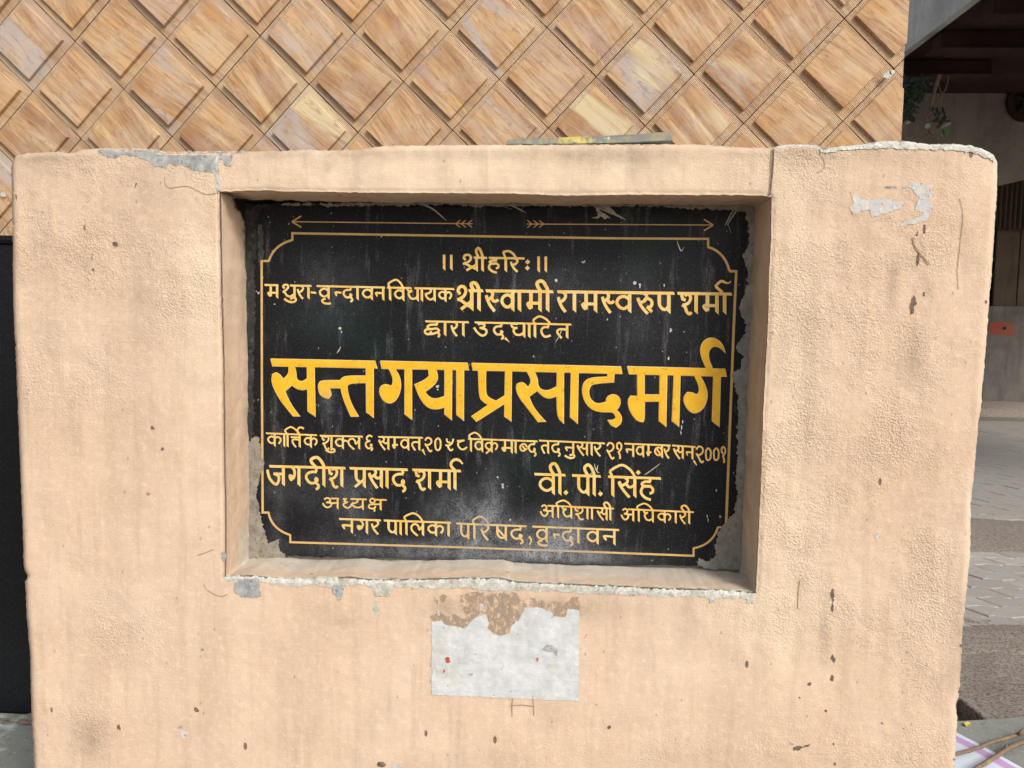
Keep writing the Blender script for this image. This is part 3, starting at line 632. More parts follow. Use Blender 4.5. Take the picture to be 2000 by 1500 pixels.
for L_ in ([(985,397),(1005,404),(1028,416)], [(820,398),(845,408),(873,432)], [(1416,441),(1424,425),(1434,408),(1438,400)], [(1422,438),(1428,455)], [(1420,440),(1436,415),(1446,402)], [(985,404),(1000,409)]): sc.append(('r', L_, 3.0, True, tp_))
scr_ = strip_pl('scrape', sc, M_COB, plaque, 'pale scrapes and cobweb wisps along the top edge')
sp = []
for (x, y, rx, ry) in ((855,755,4,4.5),(855,761,2.5,1.5),(972,932,2.4,2),(982,950,2.6,6.5),(981,946,4,2.5),(991,950,1.2,1.4),(997,1015,2.5,3),(505,572,3.5,3.2),(501,569,1.6,1.8),(1086,548,3,5),(664,641,4,3),(667,648,2,3),(536,594,3,2),(1240,552,4,5),(1250,556,3,3),(1297,557,1.6,5),(1310,645,3,5),(1381,1008,1.4,4),(1383,1016,1.3,4),(1406,1009,1.3,4),(1399,958,1.4,3.2),(1336,648,1.5,2),(1333,824,2,4),(1331,836,1.6,6),(1330,845,1.4,5),(1306,700,2.4,5),(1294,686,1.4,1.4),(1341,688,1,1),(564,437,1.8,1.8),(524,424,2.2,1.4),(1211,618,1.4,2.4),(1186,624,1.4,3),(1139,512,4,2),(1042,696,2,2),(1142,510,2,1.6),(745,461,2.6,2.6),(1078,462,2,3),(1213,434,1.2,1.2),(1250,560,2,3)):
    a0 = random.random() * 3; sp.append(('p', [(x + rx * .85 * math.cos(t/9*6.283+a0) * random.uniform(.4, 1.25), y + ry * .9 * math.sin(t/9*6.283+a0) * random.uniform(.4, 1.25)) for t in range(9)]))
for L_ in ([(1098,641),(1093,655),(1085,668)], [(658,690),(662,684),(666,676)], [(1322,470),(1330,490),(1336,482)], [(1290,905),(1270,920),(1258,928)], [(1161,906),(1163,915),(1168,925)], [(1168,908),(1166,920),(1172,924)], [(1150,928),(1158,922),(1160,916)]): sp.append(('r', L_, 1.8, True, tp_))
flk_ = strip_pl('paint_fleck', sp, M_WHITE, plaque, 'scattered white flecks of paint and lime on the granite', base=0.0018)

flk_['kind'] = 'stuff'; scr_['kind'] = 'stuff'
# ---------------------------------------------------------------- Devanagari lettering, drawn stroke by stroke
# a glyph is a list of strokes in a box: x 0..1, y 0 = headline, 1 = foot.  V x [y0 y1] upright, C smooth, L straight, P filled
G = {
 'V': 'V .5',
 'ma': 'V .36 0 .82;V 1;L .12,.62 1,.62;P 0,.66 .08,.57 .36,.56 .42,.9 .27,.97 .1,.84',
 'tha': 'C .22,.22 .08,.12 .18,-.04 .42,-.04 .5,.12 .36,.34 .08,.52;C .06,.5 .22,.58 .42,.84 .7,.88 1,.66;V 1',
 'sra': 'C .2,.2 .06,.04 .16,-.18 .42,-.2 .56,.0 .46,.26 .22,.42 0,.5;L .05,.42 .86,.86;L .24,1.0 .92,.56;V .95',
 'ra': 'C .5,0 .86,.1 .92,.26 .66,.44 .3,.52;C .06,.28 .12,.44 .42,.76 .92,1.06;P .0,.28 .1,.24 .34,.5 .2,.56',
 'va': 'C .98,.36 .62,.2 .22,.28 .04,.52 .24,.76 .6,.84 .98,.66;V 1',
 'hna': 'L 1,.5 .2,.46;P 0,.46 .12,.4 .42,.42 .36,.56 .42,.72 .3,.82 .1,.66',
 'na': 'L 1,.48 .15,.44;P 0,.44 .12,.38 .36,.4 .28,.54 .36,.7 .26,.78 .08,.62;V 1',
 'da': 'L .8,0 .8,.24;C .84,.25 .42,.26 .12,.38 .06,.6 .3,.84 .62,.86 .9,.72;P .62,.66 .74,.52 .94,.56 1,.7 .9,.84 .72,.86;C .76,.84 .96,.98 .94,1.14 .76,1.2',
 'dha': 'C .06,.04 .12,.22 .5,.22;C .46,.24 .16,.4 .2,.62 .4,.84 .7,.86 1,.68;V 1',
 'ya': 'C .42,0 .62,.14 .46,.34 0,.46;C 0,.44 .14,.7 .44,.88 .72,.86 1,.7;V 1',
 'ka': 'V .52;C .52,.34 .3,.24 .08,.36 .04,.56 .24,.78 .52,.74;C .52,.42 .74,.26 .94,.38 .96,.58 .82,.82',
 'sa': 'C .38,0 .56,.14 .5,.3 .22,.46;C .04,.24 .1,.42 .36,.74 .68,1.06;P 0,.24 .12,.2 .3,.46 .16,.52;C .48,.34 .62,.5 .8,.5 1,.38;V 1',
 'hsa': 'C .48,0 .66,.14 .6,.3 .26,.46;C .04,.24 .12,.42 .42,.76 .86,1.08;P 0,.24 .12,.2 .3,.46 .16,.52;C .56,.32 .7,.52 .96,.54 1.25,.46',
 'pa': 'V .12 0 .5;C .12,.36 .14,.62 .4,.82 .7,.86 1,.68;V 1',
 'pra': 'V .12 0 .48;C .12,.36 .16,.56 .34,.68 .6,.76;L 0,1.02 .98,.6;V 1',
 'sha': 'L .02,.02 .1,.3 .3,.36;C .22,.12 .44,.04 .62,.16 .6,.36 .42,.54 .1,.62;C .06,.6 .26,.72 .38,.98 .56,1.08 .68,.98;V 1',
 'shu': 'L .02,.02 .1,.3 .3,.36;C .22,.12 .5,.04 .7,.16 .66,.36 .44,.54 .12,.62;C .06,.6 .26,.72 .4,1.0 .62,1.1 .74,.96;V 1',
 'ta': 'C 1,.4 .5,.36 .16,.44 .1,.6 .3,.86 .5,1.04;V 1',
 'tta': 'L .05,.24 1,.24;C 1,.44 .5,.4 .26,.46 .24,.62 .4,.86 .62,1.04;V 1',
 'Ta': 'L .72,0 .72,.24;C .78,.25 .34,.24 .08,.42 .1,.7 .42,.96 .96,.84',
 'gha': 'C .5,.04 .1,.06 .06,.22 .26,.36 .5,.34;C .34,.36 .2,.56 .36,.82 .68,.86 1,.68;V 1',
 'u': 'C .3,.16 .52,.08 .8,.16 .74,.34 .42,.42;C .52,.42 .92,.54 .9,.84 .62,.98 .26,.74 0,.38',
 'dva': 'L .84,0 .84,.22;C .86,.24 .46,.24 .2,.38 .3,.56 .54,.56 .8,.5;C .42,.56 .1,.62 .02,.8 .18,.96 .4,.92 .42,.72;C .24,.92 .5,.94 .9,.78;C .8,.5 .98,.66 .9,.8 1,1.0 .9,1.16',
 'la': 'C .66,.60 .62,.36 .42,.20 .16,.24 .02,.46 .14,.74 .56,1.06;C .64,.62 .78,.56 .88,.42 1,.28;V 1',
 'kl': 'V .62;C .62,.34 .34,.22 .08,.36 .04,.56 .28,.8 .62,.74;C .62,.46 .8,.34 1,.44',
 '6': 'C .9,.06 .5,-.04 .2,.12 .28,.34 .64,.36;C .6,.38 .12,.5 .1,.74 .4,.94 .8,.86;P .56,.7 .7,.56 .9,.6 .94,.74 .8,.86;C .74,.86 .92,.96 .74,1.1',
 '2': 'C .1,.2 .36,-.02 .8,.08 .86,.34 .58,.54 .1,.6;C .08,.46 .3,.66 .56,.98 .76,1.1 .94,.98',
 '0': 'C .5,0 .1,.2 .04,.5 .16,.88 .5,1.0 .86,.84 .96,.5 .86,.16 .48,0',
 '5': 'C .22,.04 .24,.26 .44,.36 .66,.4;C .96,.06 .8,.4 .52,.58 .1,.6;P 0,.56 .14,.52 .3,.6 .16,.68;C .3,.6 .5,.92 .7,1.02 .9,.88',
 '8': 'L 0,.12 .74,.08;C .6,.1 .14,.28 .16,.62 .44,.86 .74,.84 .98,.66',
 '1': 'C .46,.42 .12,.36 .08,.1 .42,-.04 .86,.1 .88,.34 .54,.56 .3,.62;C .3,.58 .62,.84 .62,1.1',
 'ga': 'C .3,0 .58,.2 .58,.46 .46,.66;P .02,.5 .12,.4 .3,.42 .46,.48 .66,.46 .54,.68 .3,.8 .1,.72;V 1',
 'ja': 'L 1,.42 .38,.4;C .42,.4 .68,.52 .72,.74 .58,.98 .36,.9 .12,.62 .0,.2;V 1',
 'ha': 'L .74,0 .74,.2;C .78,.2 .34,.2 .08,.32 .3,.44 .84,.42;C .8,.44 .3,.44 .06,.6 .06,.84 .4,1.06 .8,1.14;C .76,.44 .96,.56 .92,.76 .7,.8',
 'a': 'C .1,.12 .3,-.04 .5,.1 .46,.32 .22,.42;C .24,.42 .56,.44 .56,.72 .32,.92 .1,.74 0,.5;L .44,.46 1,.44;V 1',
 'dhya': 'L 0,.02 .16,.02 .08,.26 .26,.34;C .22,.34 .02,.56 .1,.8 .26,.9 .4,.72 .44,.5;L .44,.0 .98,.0;C .66,0 .76,.18 .66,.36 .44,.44;C .44,.44 .56,.74 .78,.84 1,.66;V 1',
 'ksha': 'C .48,.34 .2,.28 .14,.02 .34,-.12 .52,.04 .48,.28 .1,.54;C .1,.54 .02,.76 .26,.9 .54,.82 .56,.62;L .28,.48 1,.44;L .5,.8 .5,1.2;V 1',
 'Sha': 'V .12 0 .5;C .12,.36 .14,.62 .4,.82 .7,.86 1,.68;L .14,.26 .9,.78;V 1',
 'ba': 'C .98,.36 .62,.2 .22,.28 .04,.52 .24,.76 .6,.84 .98,.66;V 1;L .24,.3 .86,.78',
 'ru': 'C .36,0 .6,.1 .62,.26 .46,.44 .22,.5;C .04,.26 .12,.46 .34,.78 .7,1.1;P 0,.28 .1,.24 .28,.48 .14,.52;C .46,.46 .56,.3 .84,.34 .98,.5 .9,.72 .66,.74;L .66,.72 .98,1.0',
 'kr': 'V .52;C .52,.34 .3,.24 .08,.36 .04,.56 .24,.78 .52,.74;C .52,.42 .74,.26 .94,.38 .96,.58 .82,.82;L .06,1.14 .5,.74',
 'bd': 'C .98,.66 .7,.3 .3,.28 .04,.5 .2,.78 .5,.8 .8,.64 1,.4;L .3,.4 .62,.66',
 'hma': 'V .5 0 .82;L .2,.62 1.1,.62;P 0,.66 .1,.57 .5,.56 .58,.9 .4,.97 .18,.84',
 'dot': 'P 0,.5 .5,0 1,.5 .5,1', 'tick': 'P -.1,.1 .35,-.1 1,1 .75,.95',
}
def rd(s): return [tuple(float(q) for q in p.split(',')) for p in s.split()]
def upright(x, y0, y1, w, slope=0.0):
    h = w / 2
    return ('p', [(x - h, y0), (x + h, y0), (x + h, y1 + w * 0.55), (x - h, y1 - w * 0.35)])
def glyph(key, x0, x1, yh, H, w):
    out = []; a = x0 + w / 2; b = x1 - w / 2
    if key == 'V': a = b = (x0 + x1) / 2
    fx = lambda x: a + (b - a) * x
    for s in G[key].split(';'):
        k, r = s[0], s[2:]
        if k == 'V':
            q = [float(t) for t in r.split()]; y0, y1 = (q[1], q[2]) if len(q) > 2 else (0, 1)
            x = fx(q[0]); hh = yh(x); out.append(upright(x, hh + H * y0, hh + H * y1 - (0 if y1 >= 1 else 0), w))
        else:
            P_ = [(fx(x), yh(fx(x)) + H * y) for x, y in rd(r)]
            if k == 'P': out.append(('p', soften(P_)))
            else: out.append(('r', P_, w * 0.86, k == 'C', None))
    return out
def soften(P_, ang=58):
    Q = list(P_)
    for _ in range(2):
        R_ = []; n_ = len(Q)
        for i in range(n_):
            a, b, c = Vector(Q[i-1]), Vector(Q[i]), Vector(Q[(i+1) % n_])
            u, v = b - a, c - b
            th = math.degrees(abs(u.angle(v))) if u.length > 1e-6 and v.length > 1e-6 else 0
            if th > ang: R_.append(tuple(b))
            else: R_ += [tuple(b.lerp(a, 0.25)), tuple(b.lerp(c, 0.25))]
        Q = R_
    return Q
def head(x0, x1, yh, w):
    h = w * 0.42; s = w * 0.2
    return ('p', [(x0 - s, yh(x0) - h), (x1 - s * .4, yh(x1) - h), (x1 + s, yh(x1) + h), (x0, yh(x0) + h)])
def arc_i(x, tip, peak, xr, yh, H, w):       # short i: tip left, peak, right end on the headline
    return [upright(x, yh(x), yh(x) + H, w), ('r', [(x, yh(x) + w * .2), tip], w * .8, True, None),
            ('r', [(tip[0], tip[1]), ((tip[0] * .55 + peak[0] * .45), (tip[1] * .35 + peak[1] * .65)), peak, ((peak[0] * .4 + xr * .6), peak[1] * .62 + yh(xr) * .38), (xr, yh(xr))], w * .82, True, None)]
def arc_ii(x0, x1, top, yh, H, w, xv=None):
    xv = xv or x1 - w / 2; m = (x0 + xv) / 2; y = yh(xv); d = y - top
    return [upright(xv, y, y + H, w), ('r', [(m - (xv-x0) * .02, y), (x0 + w * .75, y - d * .42), (x0 + w * .62, y - d * .72), (m - w * .1, top + w * .45), (xv - (xv-x0) * .28, top + d * .30), (xv - w * .1, y - d * .22), (xv, y + 1)], w * .98, True, None)]
def lin(xa, ya, xb, yb): return lambda x: ya + (yb - ya) * (x - xa) / (xb - xa)
def reph(xb, yb, s, w): return [('r', [(xb, yb), (xb - s * .38, yb - s * .42), (xb - s * .34, yb - s * .8), (xb, yb - s * 1.05), (xb + s * .38, yb - s * .98), (xb + s * .72, yb - s * .62)], w, True, lambda t: 1.0 if t < .7 else 1.0 - (t - .7) * 1.6)]
def umat(xa, xb, y, H, w): return [('r', [(xa, y + H * .02), (xa + (xb-xa) * .3, y + H * .2), (xa + (xb-xa) * .68, y + H * .3), (xb, y + H * .2), (xb + w * .1, y), (xb - (xb-xa) * .26, y - H * .06), (xb - (xb-xa) * .45, y + H * .06)], w, True, None)]
def rimat(xa, xb, y, H, w): return [('r', [(xa + (xb-xa) * .45, y), (xa + w * .3, y + H * .14), (xa + (xb-xa) * .25, y + H * .36), (xb - (xb-xa) * .2, y + H * .42), (xb, y + H * .36)], w, True, None)]
def line(name, seq, w, mat, label, part=plaque):
    out = []
    for q in seq:
        if callable(q[0]): out += q[0](*q[1:])
        else: out.append(q)
    return strip_pl(name, out, mat, part, label)
def gl(u0, k, y, H, w, items):
    """items: (glyph, u_left, u_right) measured in an enlarged view starting at pixel u0 with k px per unit"""
    o = []
    for it in items: o += glyph(it[0], u0 + k * it[1], u0 + k * it[2], y, H, w)
    return o
def hd(u0, k, y, w, segs): return [head(u0 + k * a, u0 + k * b, y, w) for a, b in segs]

# line 1
y = lin(885, 502.6, 1010, 504.5); w = 5.2; H = 25
s_ = [upright(867.4, 497.5, 526, 5), upright(881.4, 497.5, 526, 5), upright(1052, 501, 530, 5), upright(1066, 501, 530, 5)]
s_ += gl(800, .175, y, H, w, [('sra', 580, 770), ('ha', 868, 1012), ('ra', 1112, 1225)]) + hd(800, .175, y, w, [(720, 862), (888, 1280)])
s_ += arc_ii(927, 945, 482, y, H, w) + arc_i(987.8, (982.5, 492), (994, 490.5), 1008, y, H, w)
s_ += [('p', [(1025.5, 511.5), (1030.5, 506.5), (1035.5, 511.5), (1030.5, 516.5)]), ('p', [(1025, 523.5), (1030, 518.5), (1035, 523.5), (1030, 528.5)])]
line('lettering', s_, w, M_GOLD, 'top line of gold invocation text')
# line 2, left part
y = lin(520, 556.6, 887, 564.5); w = 4.7; H = 24
s_ = gl(500, .2, y, H, w, [('ma', 97, 218), ('tha', 242, 388), ('ra', 392, 475), ('V', 500, 525), ('va', 608, 720), ('hna', 752, 845), ('da', 838, 955), ('V', 980, 1003), ('va', 1028, 1142), ('na', 1148, 1254), ('va', 1342, 1450), ('dha', 1462, 1590), ('V', 1608, 1632), ('ya', 1643, 1756), ('ka', 1772, 1922)])
s_ += hd(500, .2, y, w, [(85, 218), (335, 540), (595, 1258), (1282, 1518), (1550, 1934)])
s_ += umat(555, 577, 583, H, w * .9) + rimat(628, 646, 583, H, w * .9) + [('p', [(606.5, 569), (617.5, 570), (618, 574), (607, 573)])]
s_ += arc_i(761.8, (758, 554.5), (774, 546.5), 787.5, y, H, w)
line('lettering', s_, w, M_GOLD, 'second line, small gold text on the left')
# line 2, right part (larger)
y = lin(915, 567.5, 1420, 574.2); w = 7.0; H = 37
s_ = gl(800, .175, y, H, w, [('sra', 512, 722), ('hsa', 832, 985), ('va', 1005, 1170), ('V', 1205, 1247), ('ma', 1278, 1475)])
s_ += gl(1080, .185, y, H, w, [('ra', 34, 158), ('V', 205, 248), ('ma', 275, 468), ('hsa', 500, 640), ('va', 650, 828), ('ru', 870, 1068), ('pa', 1090, 1242), ('sha', 1335, 1530), ('ma', 1556, 1750), ('V', 1792, 1832)])
s_ += hd(800, .175, y, w, [(662, 818), (855, 1600)]) + hd(1080, .185, y, w, [(50, 1280), (1318, 1886)])
s_ += arc_ii(916, 939, 549, y, H, w) + arc_ii(1045, 1073, 545.5, y, H, w)
s_ += [('r', [(1411, 571), (1404, 565), (1398, 559.5)], 5.5, True, None), ('r', [(1397, 560), (1403, 553), (1410, 549), (1418, 552.5), (1424, 552.5), (1427.5, 549)], 5, True, lambda t: 1.0 if t < .6 else 1.4 - t)]
line('lettering', s_, w, M_GOLD, 'second line, larger gold name on the right')
# line 3
y = lin(832, 627.6, 1115, 633.8); w = 5.0; H = 26
s_ = gl(800, .175, y, H, w, [('dva', 152, 348), ('V', 380, 412), ('ra', 450, 548), ('V', 584, 614), ('u', 704, 880), ('da', 922, 1062), ('gha', 1116, 1292), ('V', 1320, 1350), ('Ta', 1450, 1594), ('ta', 1622, 1772)])
s_ += hd(800, .175, y, w * .9, [(178, 660), (730, 1802)]) + arc_i(1044.8, (1041, 625.5), (1055, 618), 1075, y, H, w)
s_ += [('p', [(984.5, 662), (988, 658), (995.5, 668), (989, 665)])]
line('lettering', s_, w, M_GOLD, 'third line of gold text')
# line 5 (the date)
wd = 4.0; H = 24
ya = lin(519.5, 846.2, 619, 850); yb = lin(625, 851, 826, 855); yc = lin(914, 857, 1049, 862); yd = lin(1053, 860.5, 1181, 866); ye = lin(1219, 866.5, 1309, 870); yf = lin(1313, 870, 1358, 873)
s_ = gl(500, .13, ya, H, wd, [('ka', 160, 392), ('V', 408, 442), ('tta', 500, 672), ('ka', 708, 934)]) + hd(500, .13, ya, wd, [(152, 915)])
s_ += arc_i(561.7, (556, 841), (568.5, 834), 584, ya, H, wd) + [('r', [(585, 848), (581, 841), (583.5, 836), (588, 834.5), (593.5, 837.5)], 3.6, True, None)]
s_ += gl(500, .13, yb, H, wd, [('shu', 975, 1150), ('kl', 1178, 1390), ('la', 1370, 1565)]) + hd(500, .13, yb, wd, [(962, 1602)]) + umat(636, 653, 878, H * .75, wd * .95)
s_ += gl(500, .13, lambda x: 851.5, 26, wd, [('6', 1625, 1775)])
s_ += gl(700, .13, yb, H, wd, [('sa', 288, 465), ('hma', 488, 600), ('va', 622, 764), ('ta', 780, 930)]) + hd(700, .13, yb, wd, [(302, 966)]) + [('p', [(823, 879), (827, 876), (831, 889), (829.5, 888.5)])]
s_ += gl(700, .13, lambda x: 855.5, 24, wd, [('2', 975, 1128), ('0', 1135, 1255), ('5', 1282, 1450)]) + gl(700, .13, lambda x: 858.5, 22, wd, [('8', 1465, 1650)])
s_ += gl(900, .14, yc, H, wd, [('va', 183, 312), ('kr', 326, 528), ('ma', 550, 725), ('V', 748, 782), ('bd', 808, 950), ('da', 930, 1062)]) + hd(900, .14, yc, wd, [(105, 1068)]) + arc_i(919.8, (915.5, 851), (928, 845), 941, yc, H, wd)
s_ += gl(900, .14, yd, H, wd, [('ta', 1108, 1232), ('da', 1255, 1398), ('na', 1436, 1582), ('sa', 1606, 1774), ('V', 1810, 1840), ('ra', 1848, 1968)]) + hd(900, .14, yd, wd, [(1095, 2008)]) + umat(1103, 1121, 889, H * .8, wd)
s_ += gl(1160, .14, lambda x: 865.5, 28, wd, [('2', 158, 302), ('1', 302, 406)])
s_ += gl(1160, .14, ye, H, wd, [('na', 426, 562), ('va', 578, 700), ('hma', 714, 810), ('ba', 832, 964), ('ra', 966, 1066)]) + hd(1160, .14, ye, wd, [(428, 1068)])
s_ += gl(1160, .14, yf, H, wd, [('sa', 1096, 1254), ('na', 1266, 1388)]) + hd(1160, .14, yf, wd, [(1095, 1416)]) + [('p', [(1353, 901), (1357, 899), (1361.5, 909), (1360, 909)])]
s_ += gl(1160, .14, lambda x: 872.5, 28, wd, [('2', 1404, 1550)]) + gl(1160, .14, lambda x: 875, 24, wd, [('0', 1544, 1648), ('0', 1655, 1758)]) + gl(1160, .14, lambda x: 873.5, 28, wd, [('1', 1764, 1852)])
line('lettering', s_, wd, M_GOLD, 'thin gold date line under the large heading')
# line 6
y = lin(526, 910.6, 900, 920); w = 6.0; H = 35.5
s_ = gl(500, .13, y, H, w, [('ja', 148, 434), ('ga', 460, 668), ('da', 722, 968), ('sha', 1068, 1312), ('pra', 1462, 1650)])
s_ += gl(700, .13, y, H, w, [('sa', 130, 368), ('V', 405, 455), ('da', 490, 728), ('sha', 832, 1092), ('ma', 1138, 1386), ('V', 1426, 1476)])
s_ += hd(500, .13, y, w, [(205, 1340), (1410, 3270 - 2 * 0)][:1]) + [head(683.5, 796, y, w), head(806, 900, y, w)]
s_ += arc_ii(604.5, 635.5, 890.5, y, H, w) + reph(889, 919, 20.5, w * .9)
line('lettering', s_, w, M_GOLD, 'gold name on the left of the fifth row')
y = lin(1044, 926, 1290, 934.5); H = 37
s_ = gl(900, .14, y, H, w, [('va', 1075, 1312), ('pa', 1605, 1794)]) + gl(1160, .14, y, H, w, [('sa', 318, 592), ('ha', 632, 850)])
s_ += [head(1044.5, 1104, y, w), head(1118, 1173, y, w), head(1188.5, 1290.5, y, w)]
s_ += arc_ii(1071.5, 1096.5, 902.5, y, H, w) + arc_ii(1138.5, 1163.5, 905, y, H, w) + arc_i(1196.8, (1191, 920.5), (1216, 908.5), 1241, y, H, w)
for cx_, cy_ in ((1105.3, 962), (1172.8, 964.5), (1246.5, 922.8)): s_.append(('p', [(cx_ - 5, cy_), (cx_, cy_ - 5), (cx_ + 5, cy_), (cx_, cy_ + 5)]))
line('lettering', s_, w, M_GOLD, 'gold initials and surname on the right of the fifth row')
# line 7
y = lin(629, 973, 755, 976.5); w = 3.7; H = 19.5
s_ = gl(500, .21, y, H, w, [('a', 612, 768), ('dhya', 798, 1002), ('ksha', 1036, 1168)]) + hd(500, .21, y, w, [(700, 772), (880, 1028), (1105, 1214)])
line('lettering', s_, w, M_GOLD, 'small gold title under the left name')
y = lin(1055, 987, 1355, 1000.3); w = 3.9; H = 22.5
s_ = gl(1030, .21, y, H, w, [('a', 112, 244), ('dha', 312, 418), ('sha', 430, 568), ('V', 590, 612), ('sa', 640, 746), ('a', 865, 994), ('dha', 1068, 1176), ('ka', 1204, 1344), ('V', 1370, 1390), ('ra', 1408, 1482)])
s_ += hd(1030, .21, y, w, [(190, 802), (940, 1546)]) + arc_i(1090, (1086, 983), (1101, 977.5), 1116, y, H, w) + arc_i(1247.5, (1243.5, 990), (1259, 983.5), 1275, y, H, w)
s_ += arc_ii(1177.5, 1194, 979.5, y, H, w) + arc_ii(1329, 1348, 985.5, y, H, w)
line('lettering', s_, w, M_GOLD, 'small gold title under the right name')
# line 8
y = lin(663, 1013.6, 881, 1021); w = 4.6; H = 26
s_ = gl(640, .15, y, H, w, [('na', 165, 330), ('ga', 358, 526), ('ra', 556, 680), ('pa', 765, 900), ('V', 933, 967), ('la', 1070, 1256), ('ka', 1288, 1524), ('V', 1556, 1592)])
s_ += hd(640, .15, y, w, [(152, 690), (735, 1606)]) + arc_i(793.8, (789, 1010), (808, 1002.5), 826, y, H, w)
line('lettering', s_, w, M_GOLD, 'bottom gold line, left half')
y = lin(892, 1022.5, 1209, 1035.2); H = 28.5
s_ = gl(880, .18, y, H, w, [('pa', 92, 204), ('ra', 318, 428), ('Sha', 482, 612), ('da', 640, 798), ('va', 922, 1054), ('hna', 1096, 1200), ('da', 1198, 1340), ('V', 1372, 1398), ('va', 1468, 1608), ('na', 1638, 1790)])
s_ += hd(880, .18, y, w, [(65, 820), (890, 1828)]) + arc_i(926.5, (923, 1016.5), (939, 1009), 955, y, H, w) + rimat(1050, 1070, 1055.5, 24, w * .9)
s_ += [('r', [(1033, 1048), (1037, 1053), (1037, 1058), (1034, 1064)], 4.4, True, lambda t: 1.1 - t * .6)]
line('lettering', s_, w, M_GOLD, 'bottom gold line, right half, half hidden by white dust')
# line 4: the large street name, traced
def big(lst, x0, y0, k): return [('p', soften(Z(p, x0, y0, k), 50)) for p in lst]
bl = big([[(180,132),(1450,158),(1475,243),(205,217)], [(625,215),(710,215),(722,830),(635,770)],
 [(400,212),(462,212),(490,290),(488,370),(530,410),(580,405),(640,362),(640,490),(570,512),(500,495),(440,450),(350,525),(400,640),(460,740),(530,828),(455,828),(300,640),(210,470),(192,380),(205,320),(245,300),(290,320),(330,380),(380,340),(405,290)],
 [(1060,395),(800,395),(765,430),(762,500),(785,570),(840,605),(885,612),(915,580),(915,540),(895,500),(905,485),(1060,485)],
 [(1360,340),(1110,340),(1050,365),(1030,400),(1040,520),(1080,650),(1160,832),(1248,830),(1170,700),(1120,560),(1110,460),(1150,425),(1360,420)], [(1345,235),(1432,235),(1432,842),(1350,780)]], 500, 680, .16)
bl += big([[(18,95),(1078,120),(1095,203),(40,185)], [(120,180),(190,180),(245,270),(268,360),(262,450),(230,540),(180,595),(130,610),(70,590),(25,530),(8,460),(20,410),(60,382),(110,385),(150,405),(172,370),(175,310),(155,250)], [(318,180),(400,180),(400,805),(318,740)],
 [(605,185),(690,185),(718,270),(712,330),(660,400),(560,470),(600,525),(660,560),(740,550),(815,520),(815,650),(720,682),(630,675),(560,630),(500,540),(460,440),(438,382),(550,335),(615,280)], [(805,190),(890,192),(885,808),(805,745)], [(950,195),(1035,197),(1033,815),(950,750)],
 [(1215,195),(1305,198),(1300,480),(1330,540),(1430,585),(1545,515),(1545,605),(1190,830),(1135,770),(1340,630),(1270,590),(1225,530)], [(1545,205),(1620,206),(1612,825),(1535,770)]], 740, 690, .16)
bl += big([[(1135 - 1625,122),(1325,165),(1340,248),(1150 - 1625,205)], [(180,215),(270,220),(310,310),(315,400),(360,450),(430,460),(490,440),(560,400),(560,515),(460,552),(390,535),(305,455),(205,530),(250,640),(320,740),(405,830),(320,835),(200,680),(90,540),(50,440),(60,380),(105,355),(150,365),(195,420),(230,370),(232,310)], [(552,228),(630,230),(628,850),(545,775)], [(722,235),(808,236),(798,852),(712,780)],
 [(1168,238),(1245,240),(1240,350),(1050,365),(970,380),(935,440),(940,530),(990,600),(1060,620),(1150,595),(1155,545),(1200,508),(1260,505),(1310,540),(1325,600),(1300,660),(1270,690),(1320,740),(1342,800),(1325,860),(1270,902),(1210,880),(1175,820),(1235,818),(1268,790),(1260,750),(1220,712),(1100,718),(980,690),(900,610),(860,500),(860,400),(900,330),(980,298),(1168,290)]], 1000, 690, .16)
bl += big([[(322,542),(1685,578),(1703,678),(350,645)], [(465,640),(560,642),(558,935),(785,938),(785,1025),(560,1028),(562,1250),(545,1310),(500,1312),(430,1270),(370,1180),(335,1080),(335,1000),(370,955),(465,960)], [(780,650),(875,652),(860,1372),(765,1300)], [(975,655),(1060,658),(1040,1372),(948,1298)],
 [(1250,655),(1325,658),(1390,760),(1440,900),(1430,1020),(1380,1130),(1290,1190),(1220,1185),(1150,1120),(1110,1030),(1115,960),(1160,905),(1230,905),(1290,940),(1325,900),(1330,840),(1300,750)], [(1528,670),(1622,672),(1603,1375),(1508,1300)],
 [(1435,585),(1515,585),(1465,460),(1450,380),(1465,310),(1510,262),(1570,258),(1630,285),(1685,340),(1660,255),(1600,180),(1520,142),(1440,150),(1370,210),(1340,300),(1360,420)]], 1180, 640, .14)
rims = []
for k_, pl_ in enumerate(bl):
    q = list(pl_[1]); rims.append(('r', q + [q[0]], 2.2, False, None))
strip_pl('lettering_rim', rims, M_RIM, plaque, 'pale edge round the large yellow letters', base=0.0006)
strip_pl('lettering', bl, M_YELLOW, plaque, 'large bright yellow heading across the middle of the plaque', base=0.0014)
